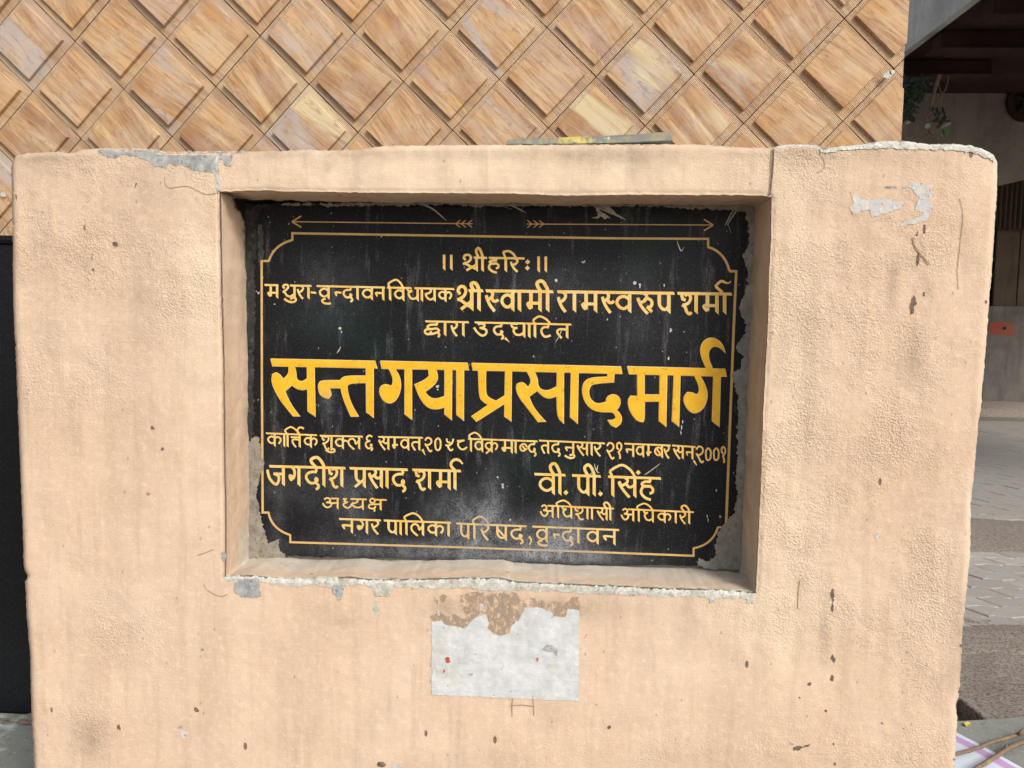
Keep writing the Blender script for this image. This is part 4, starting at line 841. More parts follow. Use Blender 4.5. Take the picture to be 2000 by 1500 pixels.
# painted frame line and arrows
def arcp(p0, c, p1, m=9): return [((1-t)**2*p0[0] + 2*t*(1-t)*c[0] + t*t*p1[0], (1-t)**2*p0[1] + 2*t*(1-t)*c[1] + t*t*p1[1]) for t in [i/m for i in range(m+1)]]
tl = arcp((570.5,469), (535,478), (525,510)); bl_ = arcp((524.5,1001), (530,1033), (567,1045)); br = arcp((1354,1071), (1392,1064), (1402,1030)); tr = arcp((1424.5,529), (1416,492), (1382,482))
strip_pl('border_line', [('r', [(1383,482),(1383,466.5),(1200,465.5),(850,460),(571,455.5),(571,470)], 4.3, False, None), ('r', tl, 4.3, True, None),
  ('r', [(526,509.5),(511,510),(511.5,750),(513,1001),(525,1001)], 4.3, False, None), ('r', bl_, 4.0, True, None), ('r', [(566.8,1044),(567,1059),(900,1069),(1130,1077),(1354.5,1085.5),(1354.5,1070)], 3.9, False, None), ('r', br, 4.0, True, None),
  ('r', [(1401,1030),(1409,1029.5)], 3.6, False, None), ('r', [(1418,1030),(1425,850),(1433,640),(1438,530),(1424,529.5)], 5.0, False, None), ('r', tr, 4.6, True, None)], M_LINE, plaque, 'thin ochre border with scooped corners', base=0.0005)
def arrow(tip, tail, d, hl):
    o = [('r', [tip, tail], 2.0, False, None), ('r', [tip, (tip[0] + d * hl, tip[1] - hl * .62)], 2.8, False, None), ('r', [tip, (tip[0] + d * hl, tip[1] + hl * .62)], 2.8, False, None)]
    for q in (0, 12, 23):
        x = tail[0] - d * q - d * 10; o += [('r', [(x, tail[1] - 0.2), (x + d * 9, tail[1] - 7)], 1.8, False, None), ('r', [(x, tail[1] + 0.2), (x + d * 9, tail[1] + 7)], 1.8, False, None)]
    return o
strip_pl('arrow', arrow((570.5, 433), (923, 437), 1, 18), M_LINE, plaque, 'thin painted arrow pointing left')
strip_pl('arrow', arrow((1393, 439.5), (1029, 437.5), -1, 18), M_LINE, plaque, 'thin painted arrow pointing right')
# ================================================================ LOOSE SLAB ON THE WALL
def slab_mat():
    a = NB('weathered_board', 0.8, 0.25)
    c = a.mix(a.noise(1.0, 5, 0.7, src=a.mapping((30, 200, 300))), (0.13, 0.14, 0.135), (0.34, 0.345, 0.32))
    m = a.math('MULTIPLY', a.ramp(a.noise(38.0, 5, 0.7), [(0.48, 0.0), (0.56, 1.0)]), a.attr('paint'))
    c = a.mix(m, c, (0.62, 0.50, 0.13))
    c = a.mix(a.ramp(a.noise(60.0, 4, 0.7, src=a.mapping(loc=(4, 4, 4))), [(0.66, 0.0), (0.70, 0.9)]), c, (0.75, 0.74, 0.66))
    return a.fin(c, a.bump(a.noise(120.0, 5, 0.7), 0.5, 0.001))
yf_, yb_ = 0.028, 0.15
tops = [(990,273),(1030,271),(1080,269),(1170,266),(1240,262),(1311,257.5)]
bots = [(988,281.5),(1030,281),(1080,280.5),(1170,279.5),(1240,277),(1312,274)]
vs = []; 
for (a, b) in zip(tops, bots):
    p, q = PY(*a, yf_), PY(*b, yf_)
    vs += [p, q, Vector((p.x + .004, yb_, p.z + .002)), Vector((q.x + .004, yb_, q.z + .003))]
fs = []
for k in range(len(tops) - 1):
    a = 4*k; b = a + 4
    fs += [(a, a+1, b+1, b), (a+2, b+2, b+3, a+3), (a, b, b+2, a+2), (a+1, a+3, b+3, b+1)]
e = 4 * (len(tops) - 1); fs += [(0, 2, 3, 1), (e, e+1, e+3, e+2)]
slab = mesh_obj('loose_board', vs, fs, slab_mat())
bm = bmesh.new(); bm.from_mesh(slab.data); bmesh.ops.subdivide_edges(bm, edges=bm.edges[:], cuts=2, use_grid_fill=True)
for v in bm.verts: v.co += Vector((0, 0, 0.0012 * fn(v.co.x * 40, v.co.y * 40, v.co.z * 90)))
bm.to_mesh(slab.data); bm.free()
at = slab.data.attributes.new('paint', 'FLOAT', 'POINT')
x0_, x1_ = PY(1085, 270, yf_).x, PY(1185, 270, yf_).x
at.data.foreach_set('value', [1.0 if x0_ < v.co.x < x1_ else 0.25 for v in slab.data.vertices])
tag(slab, 'loose grey board with flaking yellow paint lying on top of the peach wall', 'board')

# ================================================================ TILED BUILDING
BY = 0.60
def sandstone_mat(name, ribbed):
    a = NB(name, 0.80, 0.25)
    oi = a.n('ShaderNodeObjectInfo'); rnd = oi.outputs['Random']
    off = a.n('ShaderNodeCombineXYZ'); 
    a.L(a.math('MULTIPLY', rnd, 37.0), off.inputs[0]); a.L(a.math('MULTIPLY', rnd, 91.0), off.inputs[1]); a.L(a.math('MULTIPLY', rnd, 53.0), off.inputs[2])
    add = a.n('ShaderNodeVectorMath', operation='ADD'); a.L(a.coord(), add.inputs[0]); a.L(off.outputs[0], add.inputs[1])
    rot = a.math('ADD', math.radians(-45), a.math('MULTIPLY', a.math('SUBTRACT', rnd, 0.5), 0.35))
    vr = a.n('ShaderNodeVectorRotate', rotation_type='Y_AXIS'); a.L(add.outputs[0], vr.inputs['Vector']); a.L(rot, vr.inputs['Angle'])
    src = vr.outputs[0]
    warp = a.noise(7.0, 3, 0.6, src=src)
    g1 = a.noise(1.0, 4, 0.6, src=a.mapping((3.0, 3.0, 22.0), src=src), dist=0.9)
    g2 = a.noise(1.0, 6, 0.72, src=a.mapping((7.0, 7.0, 120.0), src=src), dist=0.7)
    g3 = a.noise(1.0, 4, 0.6, src=a.mapping((2.0, 2.0, 9.0), src=src, loc=(3, 3, 3)), dist=1.2)
    r2 = a.math('FRACT', a.math('MULTIPLY', rnd, 7.77)); r3 = a.math('FRACT', a.math('MULTIPLY', rnd, 13.3))
    tan = a.mix(r2, (0.50, 0.295, 0.15), (0.37, 0.205, 0.105))
    c = a.mix(a.ramp(g1, [(0.40, 0.0), (0.60, 1.0)]), tan, (0.61, 0.41, 0.23))
    c = a.mix(a.ramp(a.noise(1.0, 3, 0.6, src=a.mapping((2, 2, 14), loc=(9, 0, 2), src=src), dist=0.8), [(0.54, 0.0), (0.66, 0.7)]), c, (0.58, 0.33, 0.12))
    c = a.mix(a.ramp(g2, [(0.47, 0.0), (0.66, 0.78)]), c, (0.26, 0.12, 0.06))
    grey = a.math('MULTIPLY', a.ramp(g3, [(0.52, 0.0), (0.62, 1.0)]), a.ramp(r3, [(0.45, 0.0), (0.75, 0.85)]))
    c = a.mix(grey, c, (0.45, 0.39, 0.36))
    pale = a.math('MULTIPLY', a.ramp(a.noise(1.0, 3, 0.5, src=a.mapping((2, 2, 12), loc=(5, 7, 1), src=src), dist=1.0), [(0.57, 0.0), (0.66, 1.0)]), a.ramp(r2, [(0.5, 0.0), (0.8, 0.75)]))
    c = a.mix(pale, c, (0.68, 0.58, 0.36))
    mauve = a.math('MULTIPLY', a.ramp(g3, [(0.36, 1.0), (0.46, 0.0)]), a.ramp(a.math('FRACT', a.math('MULTIPLY', rnd, 29.3)), [(0.72, 0.0), (0.85, 0.7)]))
    c = a.mix(mauve, c, (0.42, 0.30, 0.31))
    c = a.mix(a.ramp(a.noise(11.0, 5, 0.7), [(0.45, 0.0), (0.70, 0.38)]), c, (0.60, 0.52, 0.43))
    # thin dark veins
    vein = a.math('ABSOLUTE', a.math('SUBTRACT', a.noise(1.0, 4, 0.6, src=a.mapping((5, 5, 40), loc=(1, 2, 8), src=src), dist=0.8), 0.5))
    c = a.mix(a.math('MULTIPLY', a.ramp(vein, [(0.0, 1.0), (0.014, 0.0)]), 0.55), c, (0.20, 0.11, 0.07))
    if ribbed:
        c = a.mix(0.20, c, (0.60, 0.50, 0.38))
        h = a.noise(200.0, 3, 0.6)
        w = a.n('ShaderNodeTexWave', wave_type='BANDS', bands_direction='Z'); vr2 = a.n('ShaderNodeVectorRotate', rotation_type='Y_AXIS'); a.L(a.coord(), vr2.inputs['Vector']); vr2.inputs['Angle'].default_value = math.radians(-45.5); a.L(vr2.outputs[0], w.inputs[0]); w.inputs['Scale'].default_value = 88.0; w.inputs['Distortion'].default_value = 0.4
        c = a.mix(a.math('MULTIPLY', w.outputs['Fac'], 0.15), c, (0.24, 0.15, 0.09))
        nn = a.bump(a.math('ADD', h, w.outputs['Fac']), 0.7, 0.0012)
    else: nn = a.bump(a.math('ADD', g2, a.math('MULTIPLY', a.noise(150.0, 4, 0.6), 0.4)), 0.30, 0.0010)
    return a.fin(c, nn)
M_SAND = sandstone_mat('sandstone_smooth', False); M_RIB = sandstone_mat('sandstone_sawn', True)
M_JOINT = cement_mat('dark_joint', (0.06, 0.05, 0.04), (0.10, 0.08, 0.06), (0.03, 0.03, 0.02))
bld = empty('tiled_building', (-0.4, 1.0, 0.0))
tag(bld, 'house wall clad in diagonal raised sandstone tiles above black stone skirting', 'building', kind='thing')
XR = 0.812
box('wall_core', (-4.2, BY + 0.006, 0.0), (XR, BY + 2.6, 4.2), M_JOINT, bld)
O = Vector((-1.1772388, 0, 1.97382078)); E1 = Vector((0.23105182, 0, 0.006107)); E2 = Vector((-0.00804657, 0, 0.233878))
ZS = 1.500
def tile_mesh(ci, cj, seed):
    rn = random.Random(seed)
    c = O + E1 * ci + E2 * cj
    dirs = [(-.5, 0), (0, -.5), (.5, 0), (0, .5)]      # left, bottom, right, top
    def sq(s, y, sh=Vector((0, 0, 0))):
        return [c + (E1 * a + E2 * b) * s + sh + Vector((0, y, 0)) for a, b in dirs]
    gap = 0.992 + rn.uniform(-.003, .002)
    tilt = rn.uniform(-0.0012, 0.0012)
    outer_b = sq(gap, BY + 0.004); outer_f = sq(gap * 0.996, BY - 0.010 + tilt); 
    hgt = 0.0100 + rn.uniform(-.002, .002); s2 = 0.785 + rn.uniform(-.008, .008); sh = Vector((-0.003 + rn.uniform(-.001, .001), 0, rn.uniform(-.001, .003)))
    in0 = sq(s2, BY - 0.010 + tilt, sh); in1 = sq(s2 * 0.995, BY - 0.010 - hgt + 0.001, sh); in2 = sq(s2 * 0.975, BY - 0.010 - hgt, sh)
    bm = bmesh.new(); rings = [[bm.verts.new(p) for p in r] for r in (outer_b, outer_f, in0, in1, in2)]
    for r in range(4):
        for k in range(4):
            f = bm.faces.new((rings[r][k], rings[r][(k+1) % 4], rings[r+1][(k+1) % 4], rings[r+1][k])); f.material_index = 1 if r < 2 else 0
    f = bm.faces.new(rings[4]); f.material_index = 0
    bm.normal_update()
    if f.normal.y > 0:
        bmesh.ops.reverse_faces(bm, faces=bm.faces[:])
    # trim at the corner of the house, and where the skirting begins
    for co, no in ((Vector((XR, 0, 0)), Vector((1, 0, 0))), (Vector((0, 0, ZS)), Vector((0, 0, -1)))):
        if any((v.co - co).dot(no) > 0 for v in bm.verts):
            bmesh.ops.bisect_plane(bm, geom=bm.verts[:] + bm.edges[:] + bm.faces[:], plane_co=co, plane_no=no, clear_outer=True)
    if len(bm.faces) == 0: bm.free(); return
    cc = Vector((c.x, BY, c.z))
    for v in bm.verts: v.co -= cc
    me = bpy.data.meshes.new('tile'); bm.to_mesh(me); bm.free(); me.materials.append(M_SAND); me.materials.append(M_RIB)
    o = bpy.data.objects.new('tile', me); COL.objects.link(o); o.parent = bld; o.matrix_parent_inverse = world_of(bld).inverted(); o.location = cc
cnt = 0
for jj in range(-5, 7):
    for ii in range(-5, 10):
        off = 0.5 if jj % 2 else 0.0
        ci, cj = ii + off, -0.5 + jj * 0.5
        c = O + E1 * ci + E2 * cj
        if c.z > 2.75 or c.z < ZS - 0.11 or c.x > XR + 0.11 or c.x < -2.3: continue
        tile_mesh(ci, cj, ii * 31 + jj * 7 + 1000); cnt += 1
# skirting
bm = bmesh.new(); add_box(bm, (-4.2, BY - 0.022, 0.262), (XR, BY + 0.004, 1.478)); bmesh.ops.bevel(bm, geom=bm.edges[:], offset=0.003, segments=2, affect='EDGES')
bm_obj('skirting', bm, M_SKIRT, bld)
bm = bmesh.new(); add_box(bm, (-4.2, BY - 0.036, 1.480), (XR, BY + 0.004, 1.499)); bmesh.ops.bevel(bm, geom=bm.edges[:], offset=0.006, segments=3, affect='EDGES')
bm_obj('skirting_cap', bm, M_SKIRT, bld)
# pale paint splashes on the tiles at far left and right
for (px, py, r) in ((7, 380, 5.5), (1735, 147, 8), (1742, 141, 5)):
    p = PY(px, py, BY - 0.026); s_ = 1.9 / F * r
    vs = [p + Vector((s_ * math.cos(t) * random.uniform(.7, 1.2), 0, s_ * math.sin(t) * random.uniform(.7, 1.2))) for t in [k * 0.6 for k in range(10)]]
    mesh_obj('lime_splash', vs, [tuple(range(10))], M_WHITE, bld)

# ================================================================ LEDGE, GROUND, ALLEY
def ledge_mat():
    a = NB('worn_grey_stone', 0.85, 0.25)
    c = a.mix(a.noise(9.0, 5, 0.65), (0.20, 0.21, 0.195), (0.34, 0.345, 0.315))
    c = a.mix(a.ramp(a.noise(6.0, 4, 0.6, src=a.mapping(loc=(2.2, 0.3, 0))), [(0.52, 0.0), (0.60, 0.85)]), c, (0.58, 0.66, 0.63))
    c = a.mix(a.ramp(a.noise(40.0, 5, 0.7), [(0.55, 0.0), (0.72, 0.6)]), c, (0.12, 0.11, 0.095))
    c = a.mix(a.ramp(a.noise(110.0, 3, 0.7), [(0.62, 0.0), (0.70, 0.6)]), c, (0.62, 0.58, 0.48))
    return a.fin(c, a.bump(a.noise(60.0, 5, 0.7), 0.5, 0.003))
ZL = 0.260
lb = PZ(1872, 1408, ZL); rb = PZ(2000, 1400, ZL)
bm = bmesh.new()
v = add_box(bm, (-3.6, -0.35, 0.05), (2.8, 0.0, ZL))
pr = {2: (2.8, rb.y + (rb.y - lb.y) / (rb.x - lb.x) * (2.8 - rb.x)), 6: None}
for q in (2, 6): v[q].co.y = rb.y + (rb.y - lb.y) / (rb.x - lb.x) * (2.8 - rb.x)
for q in (3, 7): v[q].co.y = 0.578; 
for q in (3, 7): v[q].co.y = 0.576
# keep the back edge straight: split near the house corner
geom = bmesh.ops.bisect_plane(bm, geom=bm.verts[:] + bm.edges[:] + bm.faces[:], plane_co=(XR + 0.01, 0, 0), plane_no=(1, 0, 0))
geom = bmesh.ops.bisect_plane(bm, geom=bm.verts[:] + bm.edges[:] + bm.faces[:], plane_co=(XR - 0.01, 0, 0), plane_no=(1, 0, 0))
sl_ = (rb.y - lb.y) / (rb.x - lb.x)
for w_ in bm.verts:
    if w_.co.y > 0.2:
        w_.co.y = 0.576 if w_.co.x < XR else lb.y + sl_ * (w_.co.x - lb.x)
bmesh.ops.subdivide_edges(bm, edges=bm.edges[:], cuts=10, use_grid_fill=True)
for w_ in bm.verts: w_.co.z += 0.0025 * fn(w_.co.x * 6, w_.co.y * 6, 0)
bmesh.ops.recalc_face_normals(bm, faces=bm.faces[:])
ledge = bm_obj('stone_ledge', bm, ledge_mat()); tag(ledge, 'low worn grey stone ledge running under the peach wall', 'ledge', kind='thing')

def ground_mat():
    a = NB('dusty_earth', 0.95, 0.1)
    c = a.mix(a.noise(3.0, 5, 0.65), (0.31, 0.265, 0.225), (0.42, 0.37, 0.325))
    c = a.mix(a.ramp(a.noise(100.0, 3, 0.8), [(0.47, 0.0), (0.58, 0.85)]), c, (0.15, 0.12, 0.10))
    v = a.voro(75.0); c = a.mix(a.math('MULTIPLY', a.ramp(v.outputs['Distance'], [(0.15, 1.0), (0.3, 0.0)]), a.ramp(v.outputs['Color'], [(0.6, 0.0), (0.64, 0.7)])), c, (0.42, 0.37, 0.32))
    return a.fin(c, a.bump(a.noise(95.0, 4, 0.8), 1.0, 0.007))
M_EARTH = ground_mat()
def sheet(name, x0, x1, y0, y1, z, mat, nx=60, ny=60, amp=0.0, hole=None):
    vs = [(x0 + (x1-x0) * i / nx, y0 + (y1-y0) * j / ny, z + (amp * fn(x0 + (x1-x0) * i / nx, y0 + (y1-y0) * j / ny, 2.2, 1.6) if amp else 0)) for j in range(ny+1) for i in range(nx+1)]
    fs = [(j*(nx+1)+i, j*(nx+1)+i+1, (j+1)*(nx+1)+i+1, (j+1)*(nx+1)+i) for j in range(ny) for i in range(nx)]
    return mesh_obj(name, vs, fs, mat, None, smooth=True)
g = sheet('ground', -60, 60, -60, 120, -0.06, M_EARTH, 4, 4); tag(g, kind='structure')
# near bed of coarse dirt with a broken edge over a gutter
e0 = PZ(1866, 1362, 0.0); e1 = PZ(1924, 1407, 0.0)
dirv = (e1 - e0).normalized()
NXg, NYg = 90, 90
vs, fs = [], []
for j in range(NYg + 1):
    for i in range(NXg + 1):
        y = 0.80 + (2.2 - 0.80) * (j / NYg); 
        xl = e0.x + (y - e0.y) / dirv.y * dirv.x if abs(dirv.y) > 1e-6 else e0.x
        xl = xl if y < e0.y + .25 else e0.x - 0.2
        xl = e0.x + (e0.y - y) * (e1.x - e0.x) / (e0.y - e1.y) if y < e0.y else e0.x - (y - e0.y) * 1.2
        xl += 0.012 * fn(y * 20, 3.3, 0)
        x = xl + (4.2 - xl) * (i / NXg) ** 1.5
        z = 0.0 + 0.012 * fn(x * 5, y * 5, 1.0, 1, 4) + 0.005 * fn(x * 30, y * 30, 1.0, 1, 3)
        if i == 0: z = -0.058; 
        elif i == 1: z -= 0.006
        vs.append((x, y, z))
for j in range(NYg):
    for i in range(NXg): fs.append((j*(NXg+1)+i, j*(NXg+1)+i+1, (j+1)*(NXg+1)+i+1, (j+1)*(NXg+1)+i))
tag(mesh_obj('dirt_bed', vs, fs, M_EARTH, None, smooth=True), kind='structure')

def paver_mat():
    a = NB('grey_paver', 0.9, 0.2)
    oi = a.n('ShaderNodeObjectInfo').outputs['Random']
    c = a.mix(oi, (0.34, 0.33, 0.315), (0.47, 0.45, 0.425))
    c = a.mix(a.ramp(a.noise(14.0, 5, 0.7), [(0.40, 0.0), (0.66, 0.75)]), c, (0.38, 0.33, 0.275))
    c = a.mix(a.ramp(a.noise(90.0, 4, 0.7), [(0.5, 0.0), (0.7, 0.4)]), c, (0.12, 0.11, 0.10))
    return a.fin(c, a.bump(a.noise(120.0, 5, 0.7), 0.5, 0.002))
M_PAVE = paver_mat()
PW, PD = 0.27, 0.135
def paver_outline(w, d):
    """A zigzag interlocking paver."""
    k = 0.011; top = []; bot = []
    m = 8
    for q in range(m + 1):
        t = q / m; x = -w/2 + w * t; z = lambda q_: k * math.sin(2 * math.pi * q_ / (PW / 2))
        bot.append((x + 0.0, -d/2 + z(x))); top.append((x - 0.06, d/2 + z(x - 0.06)))
    return bot + top[::-1]
out = paver_outline(PW - 0.008, PD - 0.007)
bm = bmesh.new(); lo = [bm.verts.new((x, y, -0.04)) for x, y in out]; mi = [bm.verts.new((x, y, -0.004)) for x, y in out]; hi = [bm.verts.new((x * 0.975, y * 0.95, 0.0)) for x, y in out]
nn_ = len(out)
for r0, r1 in ((lo, mi), (mi, hi)):
    for k in range(nn_): bm.faces.new((r0[k], r0[(k+1) % nn_], r1[(k+1) % nn_], r1[k]))
bm.faces.new(hi); bmesh.ops.recalc_face_normals(bm, faces=bm.faces[:])
pme = bpy.data.meshes.new('paver'); bm.to_mesh(pme); bm.free(); pme.materials.append(M_PAVE)
pave = empty('pavement', (3.0, 4.0, 0.0)); tag(pave, kind='structure')
y = 2.02; row = 0; near = 0; rest_v, rest_f = [], []
while y < 10.2:
    xmin = 0.9 if y < 3 else 1.2
    x = 0.81 + PW * int(0.275 * (y - 2.0) / PW) + ((row * 0.5) % 1) * PW
    xe = 2.2 + (y + 1.3) * 0.75
    while x < xe:
        z = 0.004 + 0.003 * fn(x * 3, y * 3, 0) + random.uniform(-.0012, .0012)
        if near < 290 and y < 5.2:
            o = bpy.data.objects.new('paver', pme); COL.objects.link(o); o.parent = pave; o.matrix_parent_inverse = world_of(pave).inverted()
            o.location = (x, y, z); o.rotation_euler = (random.uniform(-.01, .01), random.uniform(-.01, .01), random.uniform(-.02, .02)); near += 1
        else:
            b0 = len(rest_v); rest_v += [(x + a_, y + b_, z) for a_, b_ in out] + [(x + a_, y + b_, z - .03) for a_, b_ in out]
            rest_f.append(tuple(b0 + k for k in range(nn_))); rest_f += [(b0+nn_+k, b0+nn_+(k+1) % nn_, b0+(k+1) % nn_, b0+k) for k in range(nn_)]
        x += PW
    y += PD; row += 1
mesh_obj('sand_bed', [(-2, 1.9, -.012), (12, 1.9, -.012), (12, 13, -.012), (-2, 13, -.012)], [(0, 1, 2, 3)], M_EARTH, pave)
ro = mesh_obj('paver_field', rest_v, rest_f, M_PAVE, pave); ro['kind'] = 'stuff'
# drifts of dirt over the pavers
def drift(name, cx_, cy_, rx, ry, h):
    vs, fs = [], []; n_ = 44
    for j in range(n_ + 1):
        for i in range(n_ + 1):
            u, v = i / n_ * 2 - 1, j / n_ * 2 - 1; r = math.hypot(u, v) * (1 + 0.25 * fn(u * 2, v * 2, 4.4))
            vs.append((cx_ + u * rx, cy_ + v * ry, h * (1 - r * r * 1.5) + 0.004 * fn(u * 12, v * 12, 0) - 0.006))
    for j in range(n_):
        for i in range(n_): fs.append((j*(n_+1)+i, j*(n_+1)+i+1, (j+1)*(n_+1)+i+1, (j+1)*(n_+1)+i))
    return tag(mesh_obj(name, vs, fs, M_EARTH, None, smooth=True), kind='structure')
drift('dirt_drift', 2.75, 3.75, 1.5, 0.62, 0.035)
drift('dirt_drift', 3.3, 2.02, 2.4, 0.30, 0.03)

# paper and sticks on the ledge
def paper_mat():
    a = NB('printed_paper', 0.6, 0.3)
    u = a.attr('edge')
    c = a.mix(a.noise(12.0, 3), (0.66, 0.72, 0.86), (0.74, 0.79, 0.88))
    c = a.mix(a.ramp(u, [(0.0, 0.0), (0.045, 0.0), (0.05, 1.0), (0.13, 1.0), (0.16, 0.0)]), c, (0.56, 0.36, 0.62))
    return a.fin(c, a.bump(a.noise(25.0, 3), 0.3, 0.003))
ZP = ZL + 0.005
pe0 = PZ(1862, 1428, ZP); pe1 = PZ(1996, 1500, ZP); dv = (pe1 - pe0).normalized(); nv = Vector((-dv.y, dv.x, 0)); nv = nv if nv.y < 0 else -nv
st = pe0 - dv * 0.10; Lp, Wp = 0.62, 0.30
vs, fs, ed = [], [], []; n1, n2 = 24, 20
for j in range(n2 + 1):
    for i in range(n1 + 1):
        p = st + dv * (Lp * i / n1) + nv * (Wp * j / n2); p.z = ZP + 0.002 * fn(p.x * 9, p.y * 9, 0) + 0.002; vs.append(p); ed.append(j / n2)
for j in range(n2):
    for i in range(n1): fs.append((j*(n1+1)+i, (j+1)*(n1+1)+i, (j+1)*(n1+1)+i+1, j*(n1+1)+i+1))
pp = mesh_obj('paper_poster', vs, fs, paper_mat(), None, smooth=True)
if pp.data.polygons[0].normal.z < 0: pp.data.flip_normals()
at = pp.data.attributes.new('edge', 'FLOAT', 'POINT'); at.data.foreach_set('value', ed)
tag(pp, 'white paper poster with a purple edge stripe lying on the stone ledge', 'paper')
def bark_mat():
    a = NB('dry_bark', 0.85, 0.2)
    c = a.mix(a.noise(70.0, 5, 0.7), (0.12, 0.08, 0.055), (0.30, 0.22, 0.15))
    c = a.mix(a.ramp(a.noise(25.0, 3), [(0.6, 0.0), (0.7, 0.6)]), c, (0.34, 0.26, 0.10))
    return a.fin(c, a.bump(a.noise(150.0, 4, 0.7), 0.6, 0.002))
M_BARK = bark_mat()
def stick(pxs, z, r0, r1, lab, extra=None):
    pts = [PZ(x, y_, z + 0.012 * (1 + .5 * math.sin(k))) for k, (x, y_) in enumerate(pxs)]
    Q = []
    for k in range(len(pts) - 1):
        for t in (0, .33, .66): Q.append(pts[k].lerp(pts[k+1], t) + Vector((0, .0012 * fn(k + t, 1, 1), .002 * fn(k * 2 + t * 5, 5, 1))))
    Q.append(pts[-1]); n_ = len(Q)
    e_ = empty('dry_stick', Q[0]); tube('stem', Q, [(r0 + (r1 - r0) * k / n_) * (1 + .18 * fn(k * 1.3, 2, 2)) for k in range(n_)], M_BARK, e_, 9)
    if extra:
        a_, b_ = PZ(*extra[0], z + .012), PZ(*extra[1], z + .026); tube('twig', [a_, a_.lerp(b_, .5), b_], [r1 * .8, r1 * .6, r1 * .35], M_BARK, e_, 7)
    tag(e_, lab, 'stick', 'dry sticks on the ledge')
stick([(1830, 1484), (1867, 1472.5), (1905, 1462), (1935, 1450), (1965, 1442), (1990, 1434), (2030, 1420), (2090, 1396)], ZL + .008, 0.0042, 0.0052, 'thinner dry stick lying higher across the paper', ((1990, 1434), (2002, 1421)))
stick([(1880, 1520), (1905, 1502), (1940, 1480), (1965, 1464), (1990, 1452), (2030, 1440), (2090, 1428)], ZL + .010, 0.0052, 0.0060, 'thicker dry stick nearest the bottom edge, crossing the paper', ((1963, 1465), (1966, 1454)))
pyl = [PZ(x, y_, ZL + 0.004) for x, y_ in ((1882, 1412), (1890, 1411), (1897, 1413), (1894, 1416), (1888, 1419), (1884, 1416))]
a_ = NB('yellow_petal', 0.7); a_.fin((0.72, 0.62, 0.05))
yp = mesh_obj('yellow_petal', [(v.x, v.y, v.z + .002 * (k % 2)) for k, v in enumerate(pyl)], [(5, 4, 3, 2, 1, 0)], a_.m); tag(yp, 'tiny bright yellow petal on the ledge beside the wall', 'petal')

# ---- litter at the foot of the skirting, bottom left
lv, lf = [], []
for k in range(60):
    p0 = Vector((-1.7 + 0.012 * k + random.uniform(-.03, .03), 0.553 + random.uniform(-.03, .015), ZL + 0.006)); ang = random.uniform(-.7, .7); L_ = random.uniform(.015, .06); w_ = random.uniform(.001, .004)
    d_ = Vector((math.cos(ang), math.sin(ang) * .4, random.uniform(-.05, .12))); s_ = Vector((-d_.y, d_.x, .2)) * w_; b0 = len(lv)
    lv += [p0 - s_, p0 + s_, p0 + d_ * L_ + s_ * .6, p0 + d_ * L_ - s_ * .6, p0 + d_ * L_ * .5 + Vector((0, 0, w_ * 1.5))]
    lf += [(b0, b0+1, b0+4), (b0+1, b0+2, b0+4), (b0+2, b0+3, b0+4), (b0+3, b0, b0+4)]
tag(mesh_obj('litter', lv, lf, M_BARK, None), 'dry twigs and leaf litter at the foot of the black skirting', 'litter', kind='stuff')

# ---- roofed alley on the right
def conc(name, c0, c1): 
    a = NB(name, 0.92, 0.15)
    c = a.mix(a.ramp(a.noise(2.2, 5, 0.65), [(0.35, 0.0), (0.68, 1.0)]), c0, c1)
    c = a.mix(a.ramp(a.noise(1.0, 5, 0.7, src=a.mapping((9, 9, 1.2))), [(0.5, 0.0), (0.75, 0.6)]), c, tuple(q * 0.55 for q in c0))
    c = a.mix(a.ramp(a.noise(24.0, 5, 0.75), [(0.56, 0.0), (0.74, 0.5)]), c, tuple(q * 0.5 for q in c0))
    return a.fin(c, a.bump(a.noise(30.0, 5, 0.7), 0.5, 0.006))
M_CONC = conc('stained_concrete', (0.48, 0.485, 0.47), (0.72, 0.725, 0.70)); M_BWALL = conc('brown_plaster', (0.19, 0.165, 0.14), (0.29, 0.255, 0.22)); M_PLINTH = conc('grey_plinth', (0.13, 0.118, 0.105), (0.20, 0.185, 0.168))
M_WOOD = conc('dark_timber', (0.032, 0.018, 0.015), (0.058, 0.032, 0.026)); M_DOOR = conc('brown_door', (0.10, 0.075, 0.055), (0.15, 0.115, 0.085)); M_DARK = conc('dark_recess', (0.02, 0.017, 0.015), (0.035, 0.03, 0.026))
YB1 = 5.5
b1 = PY(1765, 112, YB1); FX = b1.x; FZ = b1.z         # left end of the farthest beam: edge of the canopy
can = empty('canopy', (FX, YB1, 0)); tag(can, 'grey concrete roof slab over the alley with dark timber beams under it', 'canopy')
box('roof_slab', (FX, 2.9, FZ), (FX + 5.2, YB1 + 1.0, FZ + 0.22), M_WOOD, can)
box('fascia', (FX - 0.06, 2.9, FZ - 0.008), (FX - 0.002, YB1 + 1.2, FZ + 2.2), M_CONC, can)
def beam(px, y0p, y1p, pxr):
    t = PX(px, y0p, FX + 0.02); zb = PY(px, y1p, t.y).z; xr = PY(pxr, y0p, t.y).x
    bm = bmesh.new(); add_box(bm, (FX + 0.01, t.y, zb), (xr, t.y + 0.16, FZ - 0.004)); bmesh.ops.bevel(bm, geom=bm.edges[:], offset=0.008, segments=2, affect='EDGES')
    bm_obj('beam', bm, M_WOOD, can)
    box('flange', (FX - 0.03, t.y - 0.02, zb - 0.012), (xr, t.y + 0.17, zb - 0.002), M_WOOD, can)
beam(1766, 112, 143, 1939); beam(1843, 60, 92, 2230); beam(1946, 0, 26, 2280)
